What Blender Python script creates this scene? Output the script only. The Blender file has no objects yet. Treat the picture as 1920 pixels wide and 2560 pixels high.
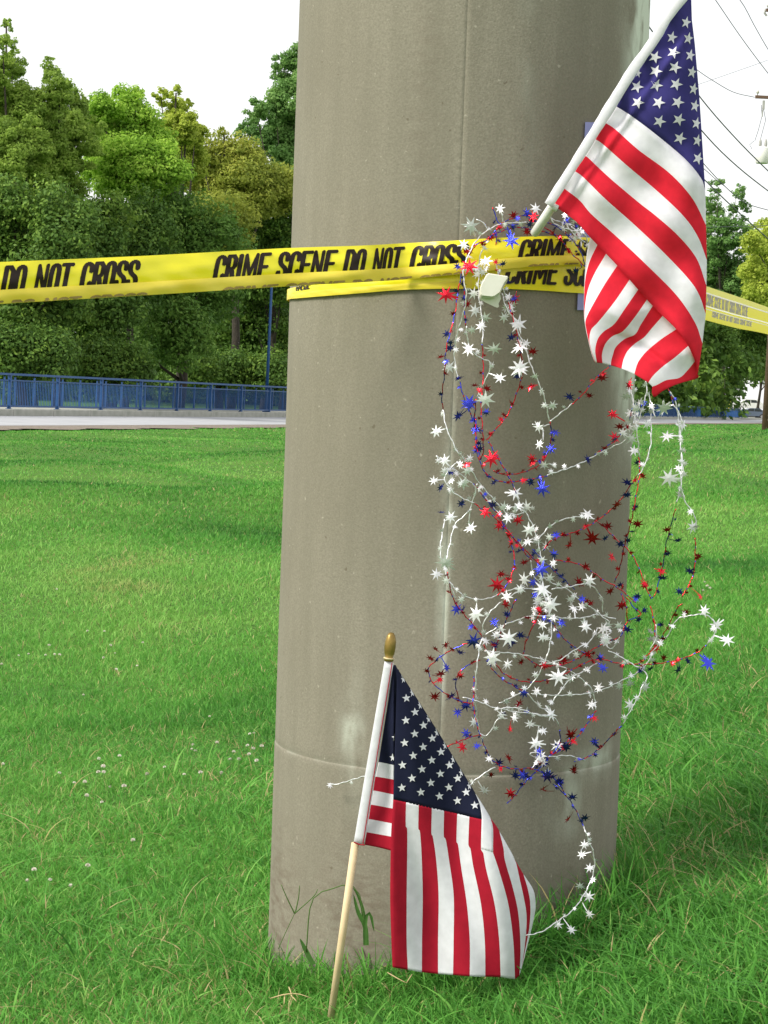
import bpy, math, random
import numpy as np
from mathutils import Vector, Matrix, Euler
R = math.radians
sc = bpy.context.scene
col = sc.collection
rng = np.random.default_rng(7)
random.seed(7)

# ------------------------------------------------------------------ camera
F = 5300.0            # focal length in photo pixels (1920 x 2560)
CAMZ = 1.35
cam = bpy.data.cameras.new('camera')
cam.sensor_fit = 'VERTICAL'; cam.sensor_height = 36; cam.sensor_width = 27
cam.lens = F / 2560 * 36
cam.clip_start = 0.1; cam.clip_end = 6000
co = bpy.data.objects.new('camera', cam); col.objects.link(co)
CM = Matrix.Rotation(R(90 - 3.25), 3, 'X') @ Matrix.Rotation(R(2.8), 3, 'Z')
co.matrix_world = Matrix.Translation((0, 0, CAMZ)) @ CM.to_4x4()
sc.camera = co
C0 = Vector((0, 0, CAMZ))

# ------------------------------------------------------------------ world and sun
SUN_EL, SUN_AZ = 40, -116       # azimuth measured clockwise from +Y: the light comes from the left, a little behind the camera
w = bpy.data.worlds.new('World'); sc.world = w; w.use_nodes = True
nt = w.node_tree; nt.nodes.clear()
sky = nt.nodes.new('ShaderNodeTexSky'); sky.sky_type = 'NISHITA'; sky.sun_disc = False
sky.sun_elevation = R(SUN_EL); sky.sun_rotation = R(SUN_AZ); sky.air_density = 1.0; sky.dust_density = 3.0; sky.ozone_density = 1.0
bg = nt.nodes.new('ShaderNodeBackground'); bg.inputs['Strength'].default_value = 0.08
mix = nt.nodes.new('ShaderNodeMixRGB')
tc = nt.nodes.new('ShaderNodeTexCoord'); nz = nt.nodes.new('ShaderNodeTexNoise')
nz.inputs['Scale'].default_value = 2.2; nz.inputs['Detail'].default_value = 5
mr = nt.nodes.new('ShaderNodeMapRange'); mr.inputs[1].default_value = .3; mr.inputs[2].default_value = .7
mr.inputs[3].default_value = .66; mr.inputs[4].default_value = .92
nt.links.new(tc.outputs['Generated'], nz.inputs['Vector']); nt.links.new(nz.outputs[0], mr.inputs[0])
mix.inputs[2].default_value = (10.6, 10.5, 10.3, 1)      # thin bright overcast veil
nt.links.new(mr.outputs[0], mix.inputs[0]); nt.links.new(sky.outputs[0], mix.inputs[1])
out = nt.nodes.new('ShaderNodeOutputWorld')
nt.links.new(mix.outputs[0], bg.inputs['Color']); nt.links.new(bg.outputs[0], out.inputs[0])
sl = bpy.data.lights.new('sun', 'SUN'); sl.energy = 2.5; sl.angle = R(16); sl.color = (1, .95, .86)
so = bpy.data.objects.new('sun', sl); col.objects.link(so)
az, el = R(SUN_AZ), R(SUN_EL)
sdir = Vector((math.sin(az) * math.cos(el), math.cos(az) * math.cos(el), math.sin(el)))
so.rotation_euler = sdir.to_track_quat('Z', 'Y').to_euler(); so.location = sdir * 50
sc.view_settings.view_transform = 'Standard'; sc.view_settings.look = 'None'
sc.view_settings.exposure = 0.75; sc.view_settings.gamma = 1; sc.view_settings.use_curve_mapping = False

# ------------------------------------------------------------------ helpers
def at(px, py, Y):
    """world point at depth Y that the photograph shows at pixel (px, py)"""
    d = CM @ Vector(((px - 960) / F, -(py - 1280) / F, -1))
    return C0 + d * (Y / d.y)

def tag(o, label=None, cat=None, group=None, kind=None):
    if label: o['label'] = label
    if cat: o['category'] = cat
    if group: o['group'] = group
    if kind: o['kind'] = kind
    return o

def thing(name, label, cat, loc=(0, 0, 0), group=None):
    o = bpy.data.objects.new(name, None); col.objects.link(o); o.location = loc
    o.empty_display_size = .1
    return tag(o, label, cat, group)

def link(name, me, parent=None):
    o = bpy.data.objects.new(name, me); col.objects.link(o)
    if parent is not None:
        o.parent = parent
        o.matrix_parent_inverse = Matrix.Translation(parent.location).inverted()
    return o

def mesh(name, V, Fc, mats, parent=None, mi=None, smooth=False, tint=None):
    me = bpy.data.meshes.new(name)
    V = np.asarray(V, dtype=np.float32).reshape(-1, 3)
    if isinstance(Fc, np.ndarray):
        n, k = Fc.shape
        me.vertices.add(len(V)); me.vertices.foreach_set('co', V.ravel())
        me.loops.add(n * k); me.loops.foreach_set('vertex_index', Fc.astype(np.int32).ravel())
        me.polygons.add(n); me.polygons.foreach_set('loop_start', np.arange(0, n * k, k, dtype=np.int32))
        me.update(calc_edges=True)
    else:
        me.from_pydata([tuple(map(float, v)) for v in V], [], [tuple(int(i) for i in f) for f in Fc]); me.update()
    if not isinstance(mats, (list, tuple)): mats = [mats]
    for m in mats: me.materials.append(m)
    if mi is not None: me.polygons.foreach_set('material_index', np.asarray(mi, dtype=np.int32))
    if smooth: me.polygons.foreach_set('use_smooth', np.ones(len(me.polygons), dtype=bool))
    if tint is not None:
        a = me.attributes.new('tint', 'FLOAT', 'POINT'); a.data.foreach_set('value', np.asarray(tint, dtype=np.float32))
    me.update()
    return link(name, me, parent)

class MB:
    def __init__(s): s.v = []; s.f = []; s.m = []
    def add(s, vs, fs, m=0):
        b = len(s.v); s.v += [tuple(v) for v in vs]
        for f in fs: s.f.append(tuple(b + i for i in f)); s.m.append(m)
    def box(s, c, sz, rz=0, m=0, top=1.0):
        hx, hy, hz = sz[0] / 2, sz[1] / 2, sz[2] / 2; ca, sa = math.cos(rz), math.sin(rz); vs = []
        for z, k in ((-hz, 1), (hz, top)):
            for x, y in ((-hx, -hy), (hx, -hy), (hx, hy), (-hx, hy)):
                x *= k; y *= k
                vs.append((c[0] + x * ca - y * sa, c[1] + x * sa + y * ca, c[2] + z))
        s.add(vs, [(0, 3, 2, 1), (4, 5, 6, 7), (0, 1, 5, 4), (1, 2, 6, 5), (2, 3, 7, 6), (3, 0, 4, 7)], m)
    def tube(s, pts, rad, n=8, m=0, cap=True, mfun=None, flat=1.0):
        pts = [Vector(p) for p in pts]; N = len(pts)
        rad = rad if hasattr(rad, '__len__') else [rad] * N
        t0 = (pts[1] - pts[0]).normalized()
        up = Vector((0, 0, 1)) if abs(t0.z) < .9 else Vector((1, 0, 0))
        a = t0.cross(up).normalized(); rings = []
        for i in range(N):
            t = (pts[min(i + 1, N - 1)] - pts[max(i - 1, 0)])
            t = t.normalized() if t.length > 1e-9 else t0
            a = (a - t * a.dot(t)); a = a.normalized() if a.length > 1e-6 else t.orthogonal().normalized()
            b = t.cross(a)
            rg_ = [(a * math.cos(2 * math.pi * k / n) + b * math.sin(2 * math.pi * k / n)) * rad[i] for k in range(n)]
            rings.append([pts[i] + Vector((q.x, q.y * flat, q.z)) for q in rg_])
        base = len(s.v)
        for rg in rings: s.v += [tuple(v) for v in rg]
        for i in range(N - 1):
            mm = mfun(i) if mfun else m
            for k in range(n):
                k2 = (k + 1) % n
                s.f.append((base + i * n + k, base + i * n + k2, base + (i + 1) * n + k2, base + (i + 1) * n + k)); s.m.append(mm)
        if cap:
            s.f.append(tuple(base + k for k in range(n))[::-1]); s.m.append(mfun(0) if mfun else m)
            s.f.append(tuple(base + (N - 1) * n + k for k in range(n))); s.m.append(mfun(N - 2) if mfun else m)
    def build(s, name, mats, parent=None, smooth=False):
        return mesh(name, s.v, s.f, mats, parent, s.m, smooth)

def spline(pts, n):
    """Catmull-Rom through the points, resampled to n points at equal arc length"""
    P = np.asarray(pts, float)
    if len(P) == 1: return np.repeat(P, n, 0)
    E = np.vstack([2 * P[0] - P[1], P, 2 * P[-1] - P[-2]]); outp = []
    for i in range(1, len(E) - 2):
        t = np.linspace(0, 1, 14, endpoint=False)[:, None]
        p0, p1, p2, p3 = E[i - 1], E[i], E[i + 1], E[i + 2]
        outp.append(.5 * (2 * p1 + (p2 - p0) * t + (2 * p0 - 5 * p1 + 4 * p2 - p3) * t ** 2 + (3 * p1 - p0 - 3 * p2 + p3) * t ** 3))
    Q = np.vstack(outp + [P[-1:]])
    d = np.r_[0, np.cumsum(np.linalg.norm(np.diff(Q[:, :2], axis=0), axis=1))]
    if d[-1] < 1e-9: return np.repeat(P[:1], n, 0)
    s = np.linspace(0, d[-1], n)
    return np.stack([np.interp(s, d, Q[:, k]) for k in range(Q.shape[1])], 1)

def lin(c):
    return tuple(((x / 255) / 12.92 if x / 255 <= .04045 else ((x / 255 + .055) / 1.055) ** 2.4) for x in c)

# ------------------------------------------------------------------ materials
def mat(name, c, rough=.6, metal=0, spec=.5, noise=None, bump=None, trans=0, coord='Object'):
    m = bpy.data.materials.new(name); m.use_nodes = True; n = m.node_tree; b = n.nodes['Principled BSDF']
    b.inputs['Base Color'].default_value = (*c, 1); b.inputs['Roughness'].default_value = rough
    b.inputs['Metallic'].default_value = metal; b.inputs['Specular IOR Level'].default_value = spec
    tcn = n.nodes.new('ShaderNodeTexCoord')
    if noise:
        sc_, c2, lo, hi = noise
        t = n.nodes.new('ShaderNodeTexNoise'); t.inputs['Scale'].default_value = sc_; t.inputs['Detail'].default_value = 6
        n.links.new(tcn.outputs[coord], t.inputs['Vector'])
        r = n.nodes.new('ShaderNodeMapRange'); r.inputs[1].default_value = lo; r.inputs[2].default_value = hi
        n.links.new(t.outputs[0], r.inputs[0])
        mx = n.nodes.new('ShaderNodeMixRGB'); mx.inputs[1].default_value = (*c, 1); mx.inputs[2].default_value = (*c2, 1)
        n.links.new(r.outputs[0], mx.inputs[0]); n.links.new(mx.outputs[0], b.inputs['Base Color'])
    if bump:
        t = n.nodes.new('ShaderNodeTexNoise'); t.inputs['Scale'].default_value = bump[0]; t.inputs['Detail'].default_value = 4
        n.links.new(tcn.outputs[coord], t.inputs['Vector'])
        bp = n.nodes.new('ShaderNodeBump'); bp.inputs['Strength'].default_value = bump[1]; bp.inputs['Distance'].default_value = bump[2]
        n.links.new(t.outputs[0], bp.inputs['Height']); n.links.new(bp.outputs[0], b.inputs['Normal'])
    if trans:
        tr = n.nodes.new('ShaderNodeBsdfTranslucent'); tr.inputs[0].default_value = (*c, 1)
        src = b.inputs['Base Color'].links
        if src: n.links.new(src[0].from_socket, tr.inputs[0])
        ms = n.nodes.new('ShaderNodeMixShader'); ms.inputs[0].default_value = trans
        o = n.nodes['Material Output']
        n.links.new(b.outputs[0], ms.inputs[1]); n.links.new(tr.outputs[0], ms.inputs[2]); n.links.new(ms.outputs[0], o.inputs[0])
    return m

def leafmat(name, stops, trans=.35, rough=.55, nscale=.35, spec=.3):
    """colour from the per-leaf tint attribute plus a broad noise"""
    m = bpy.data.materials.new(name); m.use_nodes = True; n = m.node_tree; b = n.nodes['Principled BSDF']
    a = n.nodes.new('ShaderNodeAttribute'); a.attribute_name = 'tint'
    t = n.nodes.new('ShaderNodeTexNoise'); t.inputs['Scale'].default_value = nscale; t.inputs['Detail'].default_value = 4
    g = n.nodes.new('ShaderNodeTexCoord'); n.links.new(g.outputs['Object'], t.inputs['Vector'])
    ad = n.nodes.new('ShaderNodeMath'); ad.operation = 'MULTIPLY_ADD'; ad.inputs[1].default_value = .5
    n.links.new(t.outputs[0], ad.inputs[0]); n.links.new(a.outputs['Fac'], ad.inputs[2])
    sb = n.nodes.new('ShaderNodeMath'); sb.operation = 'SUBTRACT'; sb.inputs[1].default_value = .25
    n.links.new(ad.outputs[0], sb.inputs[0])
    cr = n.nodes.new('ShaderNodeValToRGB'); els = cr.color_ramp.elements
    while len(els) < len(stops): els.new(.5)
    for e, (p, c) in zip(els, stops): e.position = p; e.color = (*c, 1)
    n.links.new(sb.outputs[0], cr.inputs[0]); n.links.new(cr.outputs[0], b.inputs['Base Color'])
    b.inputs['Roughness'].default_value = rough; b.inputs['Specular IOR Level'].default_value = spec
    tr = n.nodes.new('ShaderNodeBsdfTranslucent'); n.links.new(cr.outputs[0], tr.inputs[0])
    ms = n.nodes.new('ShaderNodeMixShader'); ms.inputs[0].default_value = trans
    n.links.new(b.outputs[0], ms.inputs[1]); n.links.new(tr.outputs[0], ms.inputs[2])
    n.links.new(ms.outputs[0], n.nodes['Material Output'].inputs[0])
    return m

# ------------------------------------------------------------------ terrain
def road_edge(Y): return -25.4 + .289 * Y      # lawn side of the road
def far_edge(Y): return -30.6 + .281 * Y       # kerb under the railing
def sig(x): return 1 / (1 + np.exp(-np.clip(x, -30, 30)))
def sstep(a, b, x):
    t = np.clip((x - a) / (b - a), 0, 1); return t * t * (3 - 2 * t)
def ground_z(X, Y):
    X = np.asarray(X, float); Y = np.asarray(Y, float); q = np.clip(Y - 4, 0, 60)
    A = (.55 + .0035 * q) * (1 - .8 * sstep(44, 80, Y))
    h = -1.25 + A * sig((X - (.3 + .055 * q)) / (.6 + .05 * q))
    h += .30 * sstep(4.5, 8, X) * np.exp(-((Y - 37) / 8) ** 2)
    rip = sstep(5, 12, Y)
    h += rip * (.085 * np.sin(.62 * Y + .55 * X + 1.2 * np.sin(.31 * X + .8)) + .08 * np.sin(.33 * Y - .8 * X + 2))
    h += .34 * np.exp(-((Y - 19 - .9 * X) / 2.2) ** 2) * rip
    h += .012 * np.sin(7 * X + 3 * Y) * np.exp(-((Y - 4) / 3) ** 2)
    d = (X - road_edge(Y)) * .96
    k = sstep(2.5, 16, d)
    h = -1.37 + (h + 1.37) * k + .05 * np.clip(1 - np.abs(d - 3.2) / 1.4, 0, 1)
    return h + CAMZ
def gz(x, y): return float(ground_z(x, y))

def axis(segs):
    o = [segs[0][0]]
    for a, b, st in segs:
        n = max(1, int(round((b - a) / st))); o += list(np.linspace(a, b, n + 1)[1:])
    return np.array(o)
gx = axis([(-2000, -200, 300), (-200, -40, 20), (-40, -6, 1.0), (-6, -2, .2), (-2, 2, .08), (2, 10, .25), (10, 60, 1.5), (60, 300, 20), (300, 2000, 300)])
gy = axis([(-300, -20, 40), (-20, 2, 2), (2, 9, .08), (9, 30, .25), (30, 100, 1.0), (100, 300, 10), (300, 3000, 300)])
GX, GY = np.meshgrid(gx, gy); GZ = ground_z(GX, GY)
V = np.stack([GX.ravel(), GY.ravel(), GZ.ravel()], 1); nx, ny = len(gx), len(gy)
i = np.arange((ny - 1) * nx).reshape(ny - 1, nx)[:, :-1].ravel()
Fq = np.stack([i, i + 1, i + 1 + nx, i + nx], 1)
m_ground = mat('lawn_soil', (.07, .18, .03), .95, noise=(1.3, (.12, .23, .04), .35, .7), bump=(60, .6, .02), spec=.1)
n = m_ground.node_tree; b = n.nodes['Principled BSDF']
t = n.nodes.new('ShaderNodeTexNoise'); t.inputs['Scale'].default_value = 45; t.inputs['Detail'].default_value = 6
g = n.nodes.new('ShaderNodeTexCoord'); n.links.new(g.outputs['Object'], t.inputs['Vector'])
r_ = n.nodes.new('ShaderNodeMapRange'); r_.inputs[1].default_value = .4; r_.inputs[2].default_value = .75; n.links.new(t.outputs[0], r_.inputs[0])
mx = n.nodes.new('ShaderNodeMixRGB'); mx.blend_type = 'MIX'; mx.inputs[2].default_value = (.028, .055, .012, 1)
prev = b.inputs['Base Color'].links[0].from_socket
n.links.new(prev, mx.inputs[1]); n.links.new(r_.outputs[0], mx.inputs[0]); n.links.new(mx.outputs[0], b.inputs['Base Color'])
tag(mesh('ground', V, Fq, m_ground, smooth=True), kind='structure')

# road, gravel verge, kerb, walkway: strips along the road line
m_road = mat('road_concrete', (.30, .31, .33), .9, noise=(.8, (.38, .39, .41), .3, .7), bump=(30, .3, .01))
m_gravel = mat('verge_gravel', (.13, .11, .085), .95, noise=(9, (.24, .20, .16), .35, .65), bump=(40, .8, .03))
m_kerb = mat('kerb_concrete', (.36, .36, .32), .9, noise=(3, (.26, .27, .23), .35, .7), bump=(40, .4, .01))
def strip(name, e0, e1, z, m, ys):
    vs, fs = [], []
    for k, y in enumerate(ys): vs += [(e0(y), y, z), (e1(y), y, z)]
    for k in range(len(ys) - 1): fs.append((2 * k, 2 * k + 1, 2 * k + 3, 2 * k + 2))
    return tag(mesh(name, vs, fs, m), kind='structure')
ys = list(np.arange(30, 420, 6))
RZ = 0.0
# ragged gravel verge
vs, fs = [], []
yy = np.arange(36, 300, .5)
for k, y in enumerate(yy):
    j = .55 * math.sin(1.7 * y) + .4 * math.sin(4.1 * y + 1) + .3 * rng.normal()
    vs += [(road_edge(y) - .3, y, RZ + .006), (road_edge(y) + 2.2 + .5 * j, y, RZ + .03)]
for k in range(len(yy) - 1): fs.append((2 * k, 2 * k + 1, 2 * k + 3, 2 * k + 2))
tag(mesh('road_verge', vs, fs, m_gravel), kind='structure')
strip('road', lambda y: far_edge(y) - .02, lambda y: road_edge(y), RZ + .012, m_road, ys)
strip('walkway', lambda y: far_edge(y) - 3.4, lambda y: far_edge(y) - .24, RZ + .215, m_kerb, ys)
FD = Vector((.281, 1, 0)).normalized(); FA = math.atan2(-FD.x, FD.y)      # rotation about z that turns +Y along the railing
# kerb stones, each a piece with a narrow joint
kerb = link('kerb', bpy.data.meshes.new('kerb')); kerb['kind'] = 'structure'
kb = MB(); L = 3.0
kb.add([(-.12, .012, 0), (.12, .012, 0), (.12, L - .012, 0), (-.12, L - .012, 0), (-.11, .012, .225), (.085, .012, .225), (.085, L - .012, .225), (-.11, L - .012, .225),
        (.115, .012, .20), (.115, L - .012, .20)],
       [(4, 5, 6, 7), (0, 1, 8, 5, 4), (2, 3, 7, 6, 9), (1, 2, 9, 8), (5, 8, 9, 6), (3, 0, 4, 7)])
ks = kb.build('kerb_stone', m_kerb, kerb)
s = 0
for k in range(100):
    o = ks if k == 0 else ks.copy()
    if k: col.objects.link(o); o.parent = kerb
    y = 38 + k * L * FD.y
    o.location = (far_edge(y) - .12, y, RZ); o.rotation_euler = (0, 0, FA)

# ------------------------------------------------------------------ the pillar
D = 4.0; PR = .3266
A0 = at(1109, 2071, D); A1 = at(1187, 0, D); AX = (A1 - A0).normalized()
def surf(px, py, off=0.0):
    """point on the pillar face (radius + off) seen at this pixel; beyond the edge: the silhouette depth"""
    d = (at(px, py, 4.0) - C0).normalized(); r = PR + off
    w0 = C0 - A0; dp = d - AX * d.dot(AX); wp = w0 - AX * w0.dot(AX)
    a = dp.dot(dp); b_ = 2 * dp.dot(wp); c = wp.dot(wp) - r * r; disc = b_ * b_ - 4 * a * c
    t = (-b_ - math.sqrt(max(disc, 0))) / (2 * a)
    return C0 + d * t
up0 = AX; e1 = (Vector((1, 0, 0)) - AX * AX.x).normalized(); e2 = AX.cross(e1)      # e2 points away from the camera
ring_l = (at(1117, 1860, D) - A0).dot(AX)
def pang(px):   # angle round the pillar (0 = facing the camera, positive to the right)
    return math.asin(max(-1, min(1, (px) / 433)))
seam = pang(-30)
angs = sorted(set([round(x, 5) for x in np.linspace(-math.pi, math.pi, 145)[:-1]] + [seam + dx for dx in (-.003, -.0014, 0, .0014, .003)]))
ls = sorted(set([round(x, 4) for x in np.arange(-.45, 3.6, .03)] + [ring_l + dx for dx in (-.004, -.0012, .0, .0015, .004)]))
vs, st = [], []
for l in ls:
    for a in angs:
        r = PR - .0006 * l
        if l < ring_l: r += .0008
        if abs(l - ring_l) < .0016: r -= .0007
        if abs(a - seam) < .0015: r -= .0004 if l > ring_l else .0003
        r += .0004 * math.sin(5 * a + 2 * l) + .0004 * math.sin(17 * a + 7 * l)
        p = A0 + AX * l + (e1 * math.sin(a) - e2 * math.cos(a)) * r
        if l < .15: r2 = .002 * math.sin(23 * a + 31 * l) * (.15 - l)
        vs.append(p)
        # stains: pale weathered band high on the right, pale run beside the seam, pale scuffs, dirty foot
        s_ = 0
        da = a - R(78)
        s_ += 1.5 * math.exp(-(da / .36) ** 4) * (1 if l > .95 else max(0, 1 - (.95 - l) / .25)) * 1
        ds = a - (seam - .01)
        s_ += .55 * math.exp(-(ds / .035) ** 2) * math.exp(-((l - .58) / .16) ** 2)
        s_ += .45 * math.exp(-((a - (seam + .0)) / .012) ** 2) * math.exp(-((l - .4) / .4) ** 2)
        s_ += .6 * math.exp(-((a + .60) / .05) ** 2 - ((l - .235) / .035) ** 2)
        s_ += .45 * math.exp(-((a + .55) / .05) ** 2 - ((l - .20) / .09) ** 2)
        s_ += .22 * math.exp(-((l - ring_l) / .0035) ** 2) * (.6 + .4 * math.sin(11 * a))
        s_ += .55 * math.exp(-((a - .95) / .25) ** 2 - ((l - ring_l - .012) / .022) ** 2)
        s_ += .5 * math.exp(-((a - .72) / .10) ** 2 - ((l - .10) / .05) ** 2)
        s_ += .10 * math.exp(-((a - .35 - .1 * math.sin(l * 3)) / .05) ** 2) * math.exp(-((l - 1.35) / .35) ** 2)
        s_ -= .14 * math.exp(-((a + .25 - .05 * math.sin(4 * l)) / .09) ** 2) * min(1, max(0, l - .6))
        s_ -= .38 * max(0, min(1, (.06 - l) / .15)) * (.6 + .4 * math.sin(9 * a))
        st.append(s_)
na = len(angs); fs = []
for j in range(len(ls) - 1):
    for k in range(na):
        k2 = (k + 1) % na; fs.append((j * na + k, j * na + k2, (j + 1) * na + k2, (j + 1) * na + k))
fs = np.array(fs); midl = np.array([ls[j] for j in range(len(ls) - 1) for k in range(na)])
def concrete():
    m = bpy.data.materials.new('pillar_concrete'); m.use_nodes = True; n = m.node_tree; b = n.nodes['Principled BSDF']; N = n.nodes; Lk = n.links
    b.inputs['Roughness'].default_value = .88; b.inputs['Specular IOR Level'].default_value = .25
    tcn = N.new('ShaderNodeTexCoord')
    def nz(scale, det=5, stretch=None):
        t = N.new('ShaderNodeTexNoise'); t.inputs['Scale'].default_value = scale; t.inputs['Detail'].default_value = det
        if stretch:
            mp = N.new('ShaderNodeMapping'); mp.inputs['Scale'].default_value = stretch
            Lk.new(tcn.outputs['Object'], mp.inputs[0]); Lk.new(mp.outputs[0], t.inputs['Vector'])
        else: Lk.new(tcn.outputs['Object'], t.inputs['Vector'])
        return t
    def rng_(s, a, b2, c=0, d=1):
        r = N.new('ShaderNodeMapRange'); r.inputs[1].default_value = a; r.inputs[2].default_value = b2; r.inputs[3].default_value = c; r.inputs[4].default_value = d
        Lk.new(s, r.inputs[0]); return r.outputs[0]
    def mixc(f, a, b2, mode='MIX'):
        x = N.new('ShaderNodeMixRGB'); x.blend_type = mode
        for s, i in ((f, 0), (a, 1), (b2, 2)):
            if isinstance(s, (tuple, float, int)): x.inputs[i].default_value = (*s, 1) if isinstance(s, tuple) else s
            else: Lk.new(s, x.inputs[i])
        return x.outputs[0]
    c = mixc(rng_(nz(2.5, 6).outputs[0], .3, .7), (.222, .203, .158), (.285, .265, .212))
    c = mixc(rng_(nz(9, 6, (3, 3, .35)).outputs[0], .35, .75, 0, .65), c, (.185, .172, .132))          # faint vertical streaking
    c = mixc(rng_(nz(260, 3).outputs[0], .3, .7, 0, .6), c, (.155, .142, .108))                       # sandy grain
    c = mixc(rng_(nz(90, 2).outputs[0], .70, .78, 0, .45), c, (.46, .43, .36))                       # pale specks of aggregate
    c = mixc(rng_(nz(55, 2).outputs[0], .74, .78, 0, .7), c, (.12, .10, .07))                       # pits
    at_ = N.new('ShaderNodeAttribute'); at_.attribute_name = 'tint'
    mm = N.new('ShaderNodeMath'); mm.operation = 'MULTIPLY'; Lk.new(at_.outputs['Fac'], mm.inputs[0])
    Lk.new(rng_(nz(22, 8, (1, 1, .5)).outputs[0],   .36, .60, .0, 1.1), mm.inputs[1])
    c = mixc(mm.outputs[0], c, (.56, .60, .52)); 
    neg = N.new('ShaderNodeMath'); neg.operation = 'MULTIPLY'; neg.inputs[1].default_value = -1; Lk.new(at_.outputs['Fac'], neg.inputs[0])
    dm = N.new('ShaderNodeMath'); dm.operation = 'MULTIPLY'; dm.use_clamp = True; Lk.new(neg.outputs[0], dm.inputs[0])
    Lk.new(rng_(nz(30, 6, (1, 1, 2.5)).outputs[0], .42, .62, .2, 1.8), dm.inputs[1])
    c = mixc(dm.outputs[0], c, (.13, .10, .075))
    Lk.new(c, b.inputs['Base Color'])
    bp = N.new('ShaderNodeBump'); bp.inputs['Strength'].default_value = .45; bp.inputs['Distance'].default_value = .0012
    Lk.new(nz(320, 6).outputs[0], bp.inputs['Height']); Lk.new(bp.outputs[0], b.inputs['Normal'])
    return m
m_conc = concrete()
pil = thing('concrete_pillar', 'thick round grey-brown concrete pillar wrapped in yellow tape, rising from the grass', 'pillar', tuple(A0))
up_m = midl >= ring_l
for nm, sel, lab in (('shaft', up_m, None), ('foot', ~up_m, 'lower drum of the pillar with dirt stains near the grass')):
    f2 = fs[sel]; used, inv = np.unique(f2, return_inverse=True)
    o = mesh(nm, np.array([tuple(v) for v in vs])[used], inv.reshape(f2.shape), m_conc, pil, smooth=True, tint=np.array(st)[used])
    if lab: o['label'] = lab
# blue placard fixed on the right of the pillar, nearly hidden by the flag
m_blue = mat('placard_paint', (.26, .27, .58), .5, noise=(20, (.29, .30, .60), .3, .7))
bb = MB(); vf, vb = [], []
for k in range(9):
    f_ = k / 8; lo = (1443 + 120 * f_, 775 + 4 * f_); hi = (1463 + 120 * f_, 305 + 4 * f_)
    for j in range(7):
        x_, y_ = hi[0] + (lo[0] - hi[0]) * j / 6, hi[1] + (lo[1] - hi[1]) * j / 6
        vf.append(surf(x_, y_, .0030)); vb.append(surf(x_, y_, .0008))
g_ = lambda k, j, b: b * 63 + k * 7 + j
fq = [(g_(k, j, 0), g_(k, j + 1, 0), g_(k + 1, j + 1, 0), g_(k + 1, j, 0)) for k in range(8) for j in range(6)]
rim_ = [g_(0, j, 0) for j in range(7)] + [g_(k, 6, 0) for k in range(1, 9)] + [g_(8, j, 0) for j in range(5, -1, -1)] + [g_(k, 0, 0) for k in range(7, 0, -1)]
bb.add(vf + vb, fq + [(a, b, b + 63, a + 63) for a, b in zip(rim_, rim_[1:] + rim_[:1])])
o = bb.build('placard', m_blue); tag(o, 'narrow lavender-blue placard on the pillar, almost hidden behind the upper flag', 'placard')

# ------------------------------------------------------------------ grass
m_grass = leafmat('grass_blade', [(0, (.025, .09, .020)), (.3, (.068, .235, .036)), (.62, (.130, .375, .058)), (.85, (.26, .49, .11)), (.95, (.42, .34, .15)), (1, (.50, .41, .21))], .35, .6, 1.1, .18)
def noise2(x, y, s=1.0, seed=0):
    r = np.random.default_rng(seed); v = 0
    for k in range(6):
        a = r.uniform(0, 6.28); f = s * r.uniform(.6, 2.2); p = r.uniform(0, 6.28)
        v = v + np.sin(f * (x * np.cos(a) + y * np.sin(a)) + p + 1.3 * np.sin(f * .5 * (y * np.cos(a) - x * np.sin(a))))
    return v / 6
def grass(name, x, y, hgt, wid, lean, tint, levels):
    n = len(x); z = ground_z(x, y) - .004
    az = rng.uniform(0, 2 * np.pi, n); la = rng.uniform(0, 2 * np.pi, n)
    dx, dy = np.cos(az), np.sin(az)                       # width direction
    lx, ly = np.cos(la) * lean, np.sin(la) * lean         # tip displacement as share of height
    pts = []; T = np.linspace(0, 1, levels + 1)
    for k, t in enumerate(T):
        off = t ** 1.8; cx = x + lx * hgt * off; cy = y + ly * hgt * off; cz = z + hgt * (t - .35 * np.minimum(lean, 1.6) * t ** 2.2)
        if k < levels:
            wk = wid * (1 - t ** 2 * .75) / 2
            pts.append(np.stack([cx - dx * wk, cy - dy * wk, cz], 1)); pts.append(np.stack([cx + dx * wk, cy + dy * wk, cz], 1))
        else: pts.append(np.stack([cx, cy, cz], 1))
    nv = 2 * levels + 1
    V = np.stack(pts, 1).reshape(-1, 3); base = np.arange(n)[:, None] * nv
    tris = []
    for k in range(levels - 1):
        a = 2 * k; tris += [base + [a, a + 1, a + 3], base + [a, a + 3, a + 2]]
    a = 2 * (levels - 1); tris.append(base + [a, a + 1, a + 2])
    Fc = np.concatenate(tris, 0)
    tt = np.repeat(tint, nv)
    return tag(mesh(name, V, Fc, m_grass, tint=tt), kind='stuff')
def sample(n, y0, y1, margin):
    """points spread so that nearer ground gets more of them"""
    y = np.exp(rng.uniform(math.log(y0), math.log(y1), n))
    hw = .185 * y + margin
    x = rng.uniform(-1, 1, n) * hw
    return x, y
PXc = A0.x; PYc = A0.y
def keep(x, y, r=PR + .004):
    zc = ground_z(x, y); t = (zc - A0.z) / AX.z
    cx, cy = A0.x + AX.x * t, A0.y + AX.y * t
    return ((x - cx) ** 2 + (y - cy) ** 2 > r * r) & (x > road_edge(y) + 2.0 + .4 * np.sin(1.7 * y))
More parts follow.
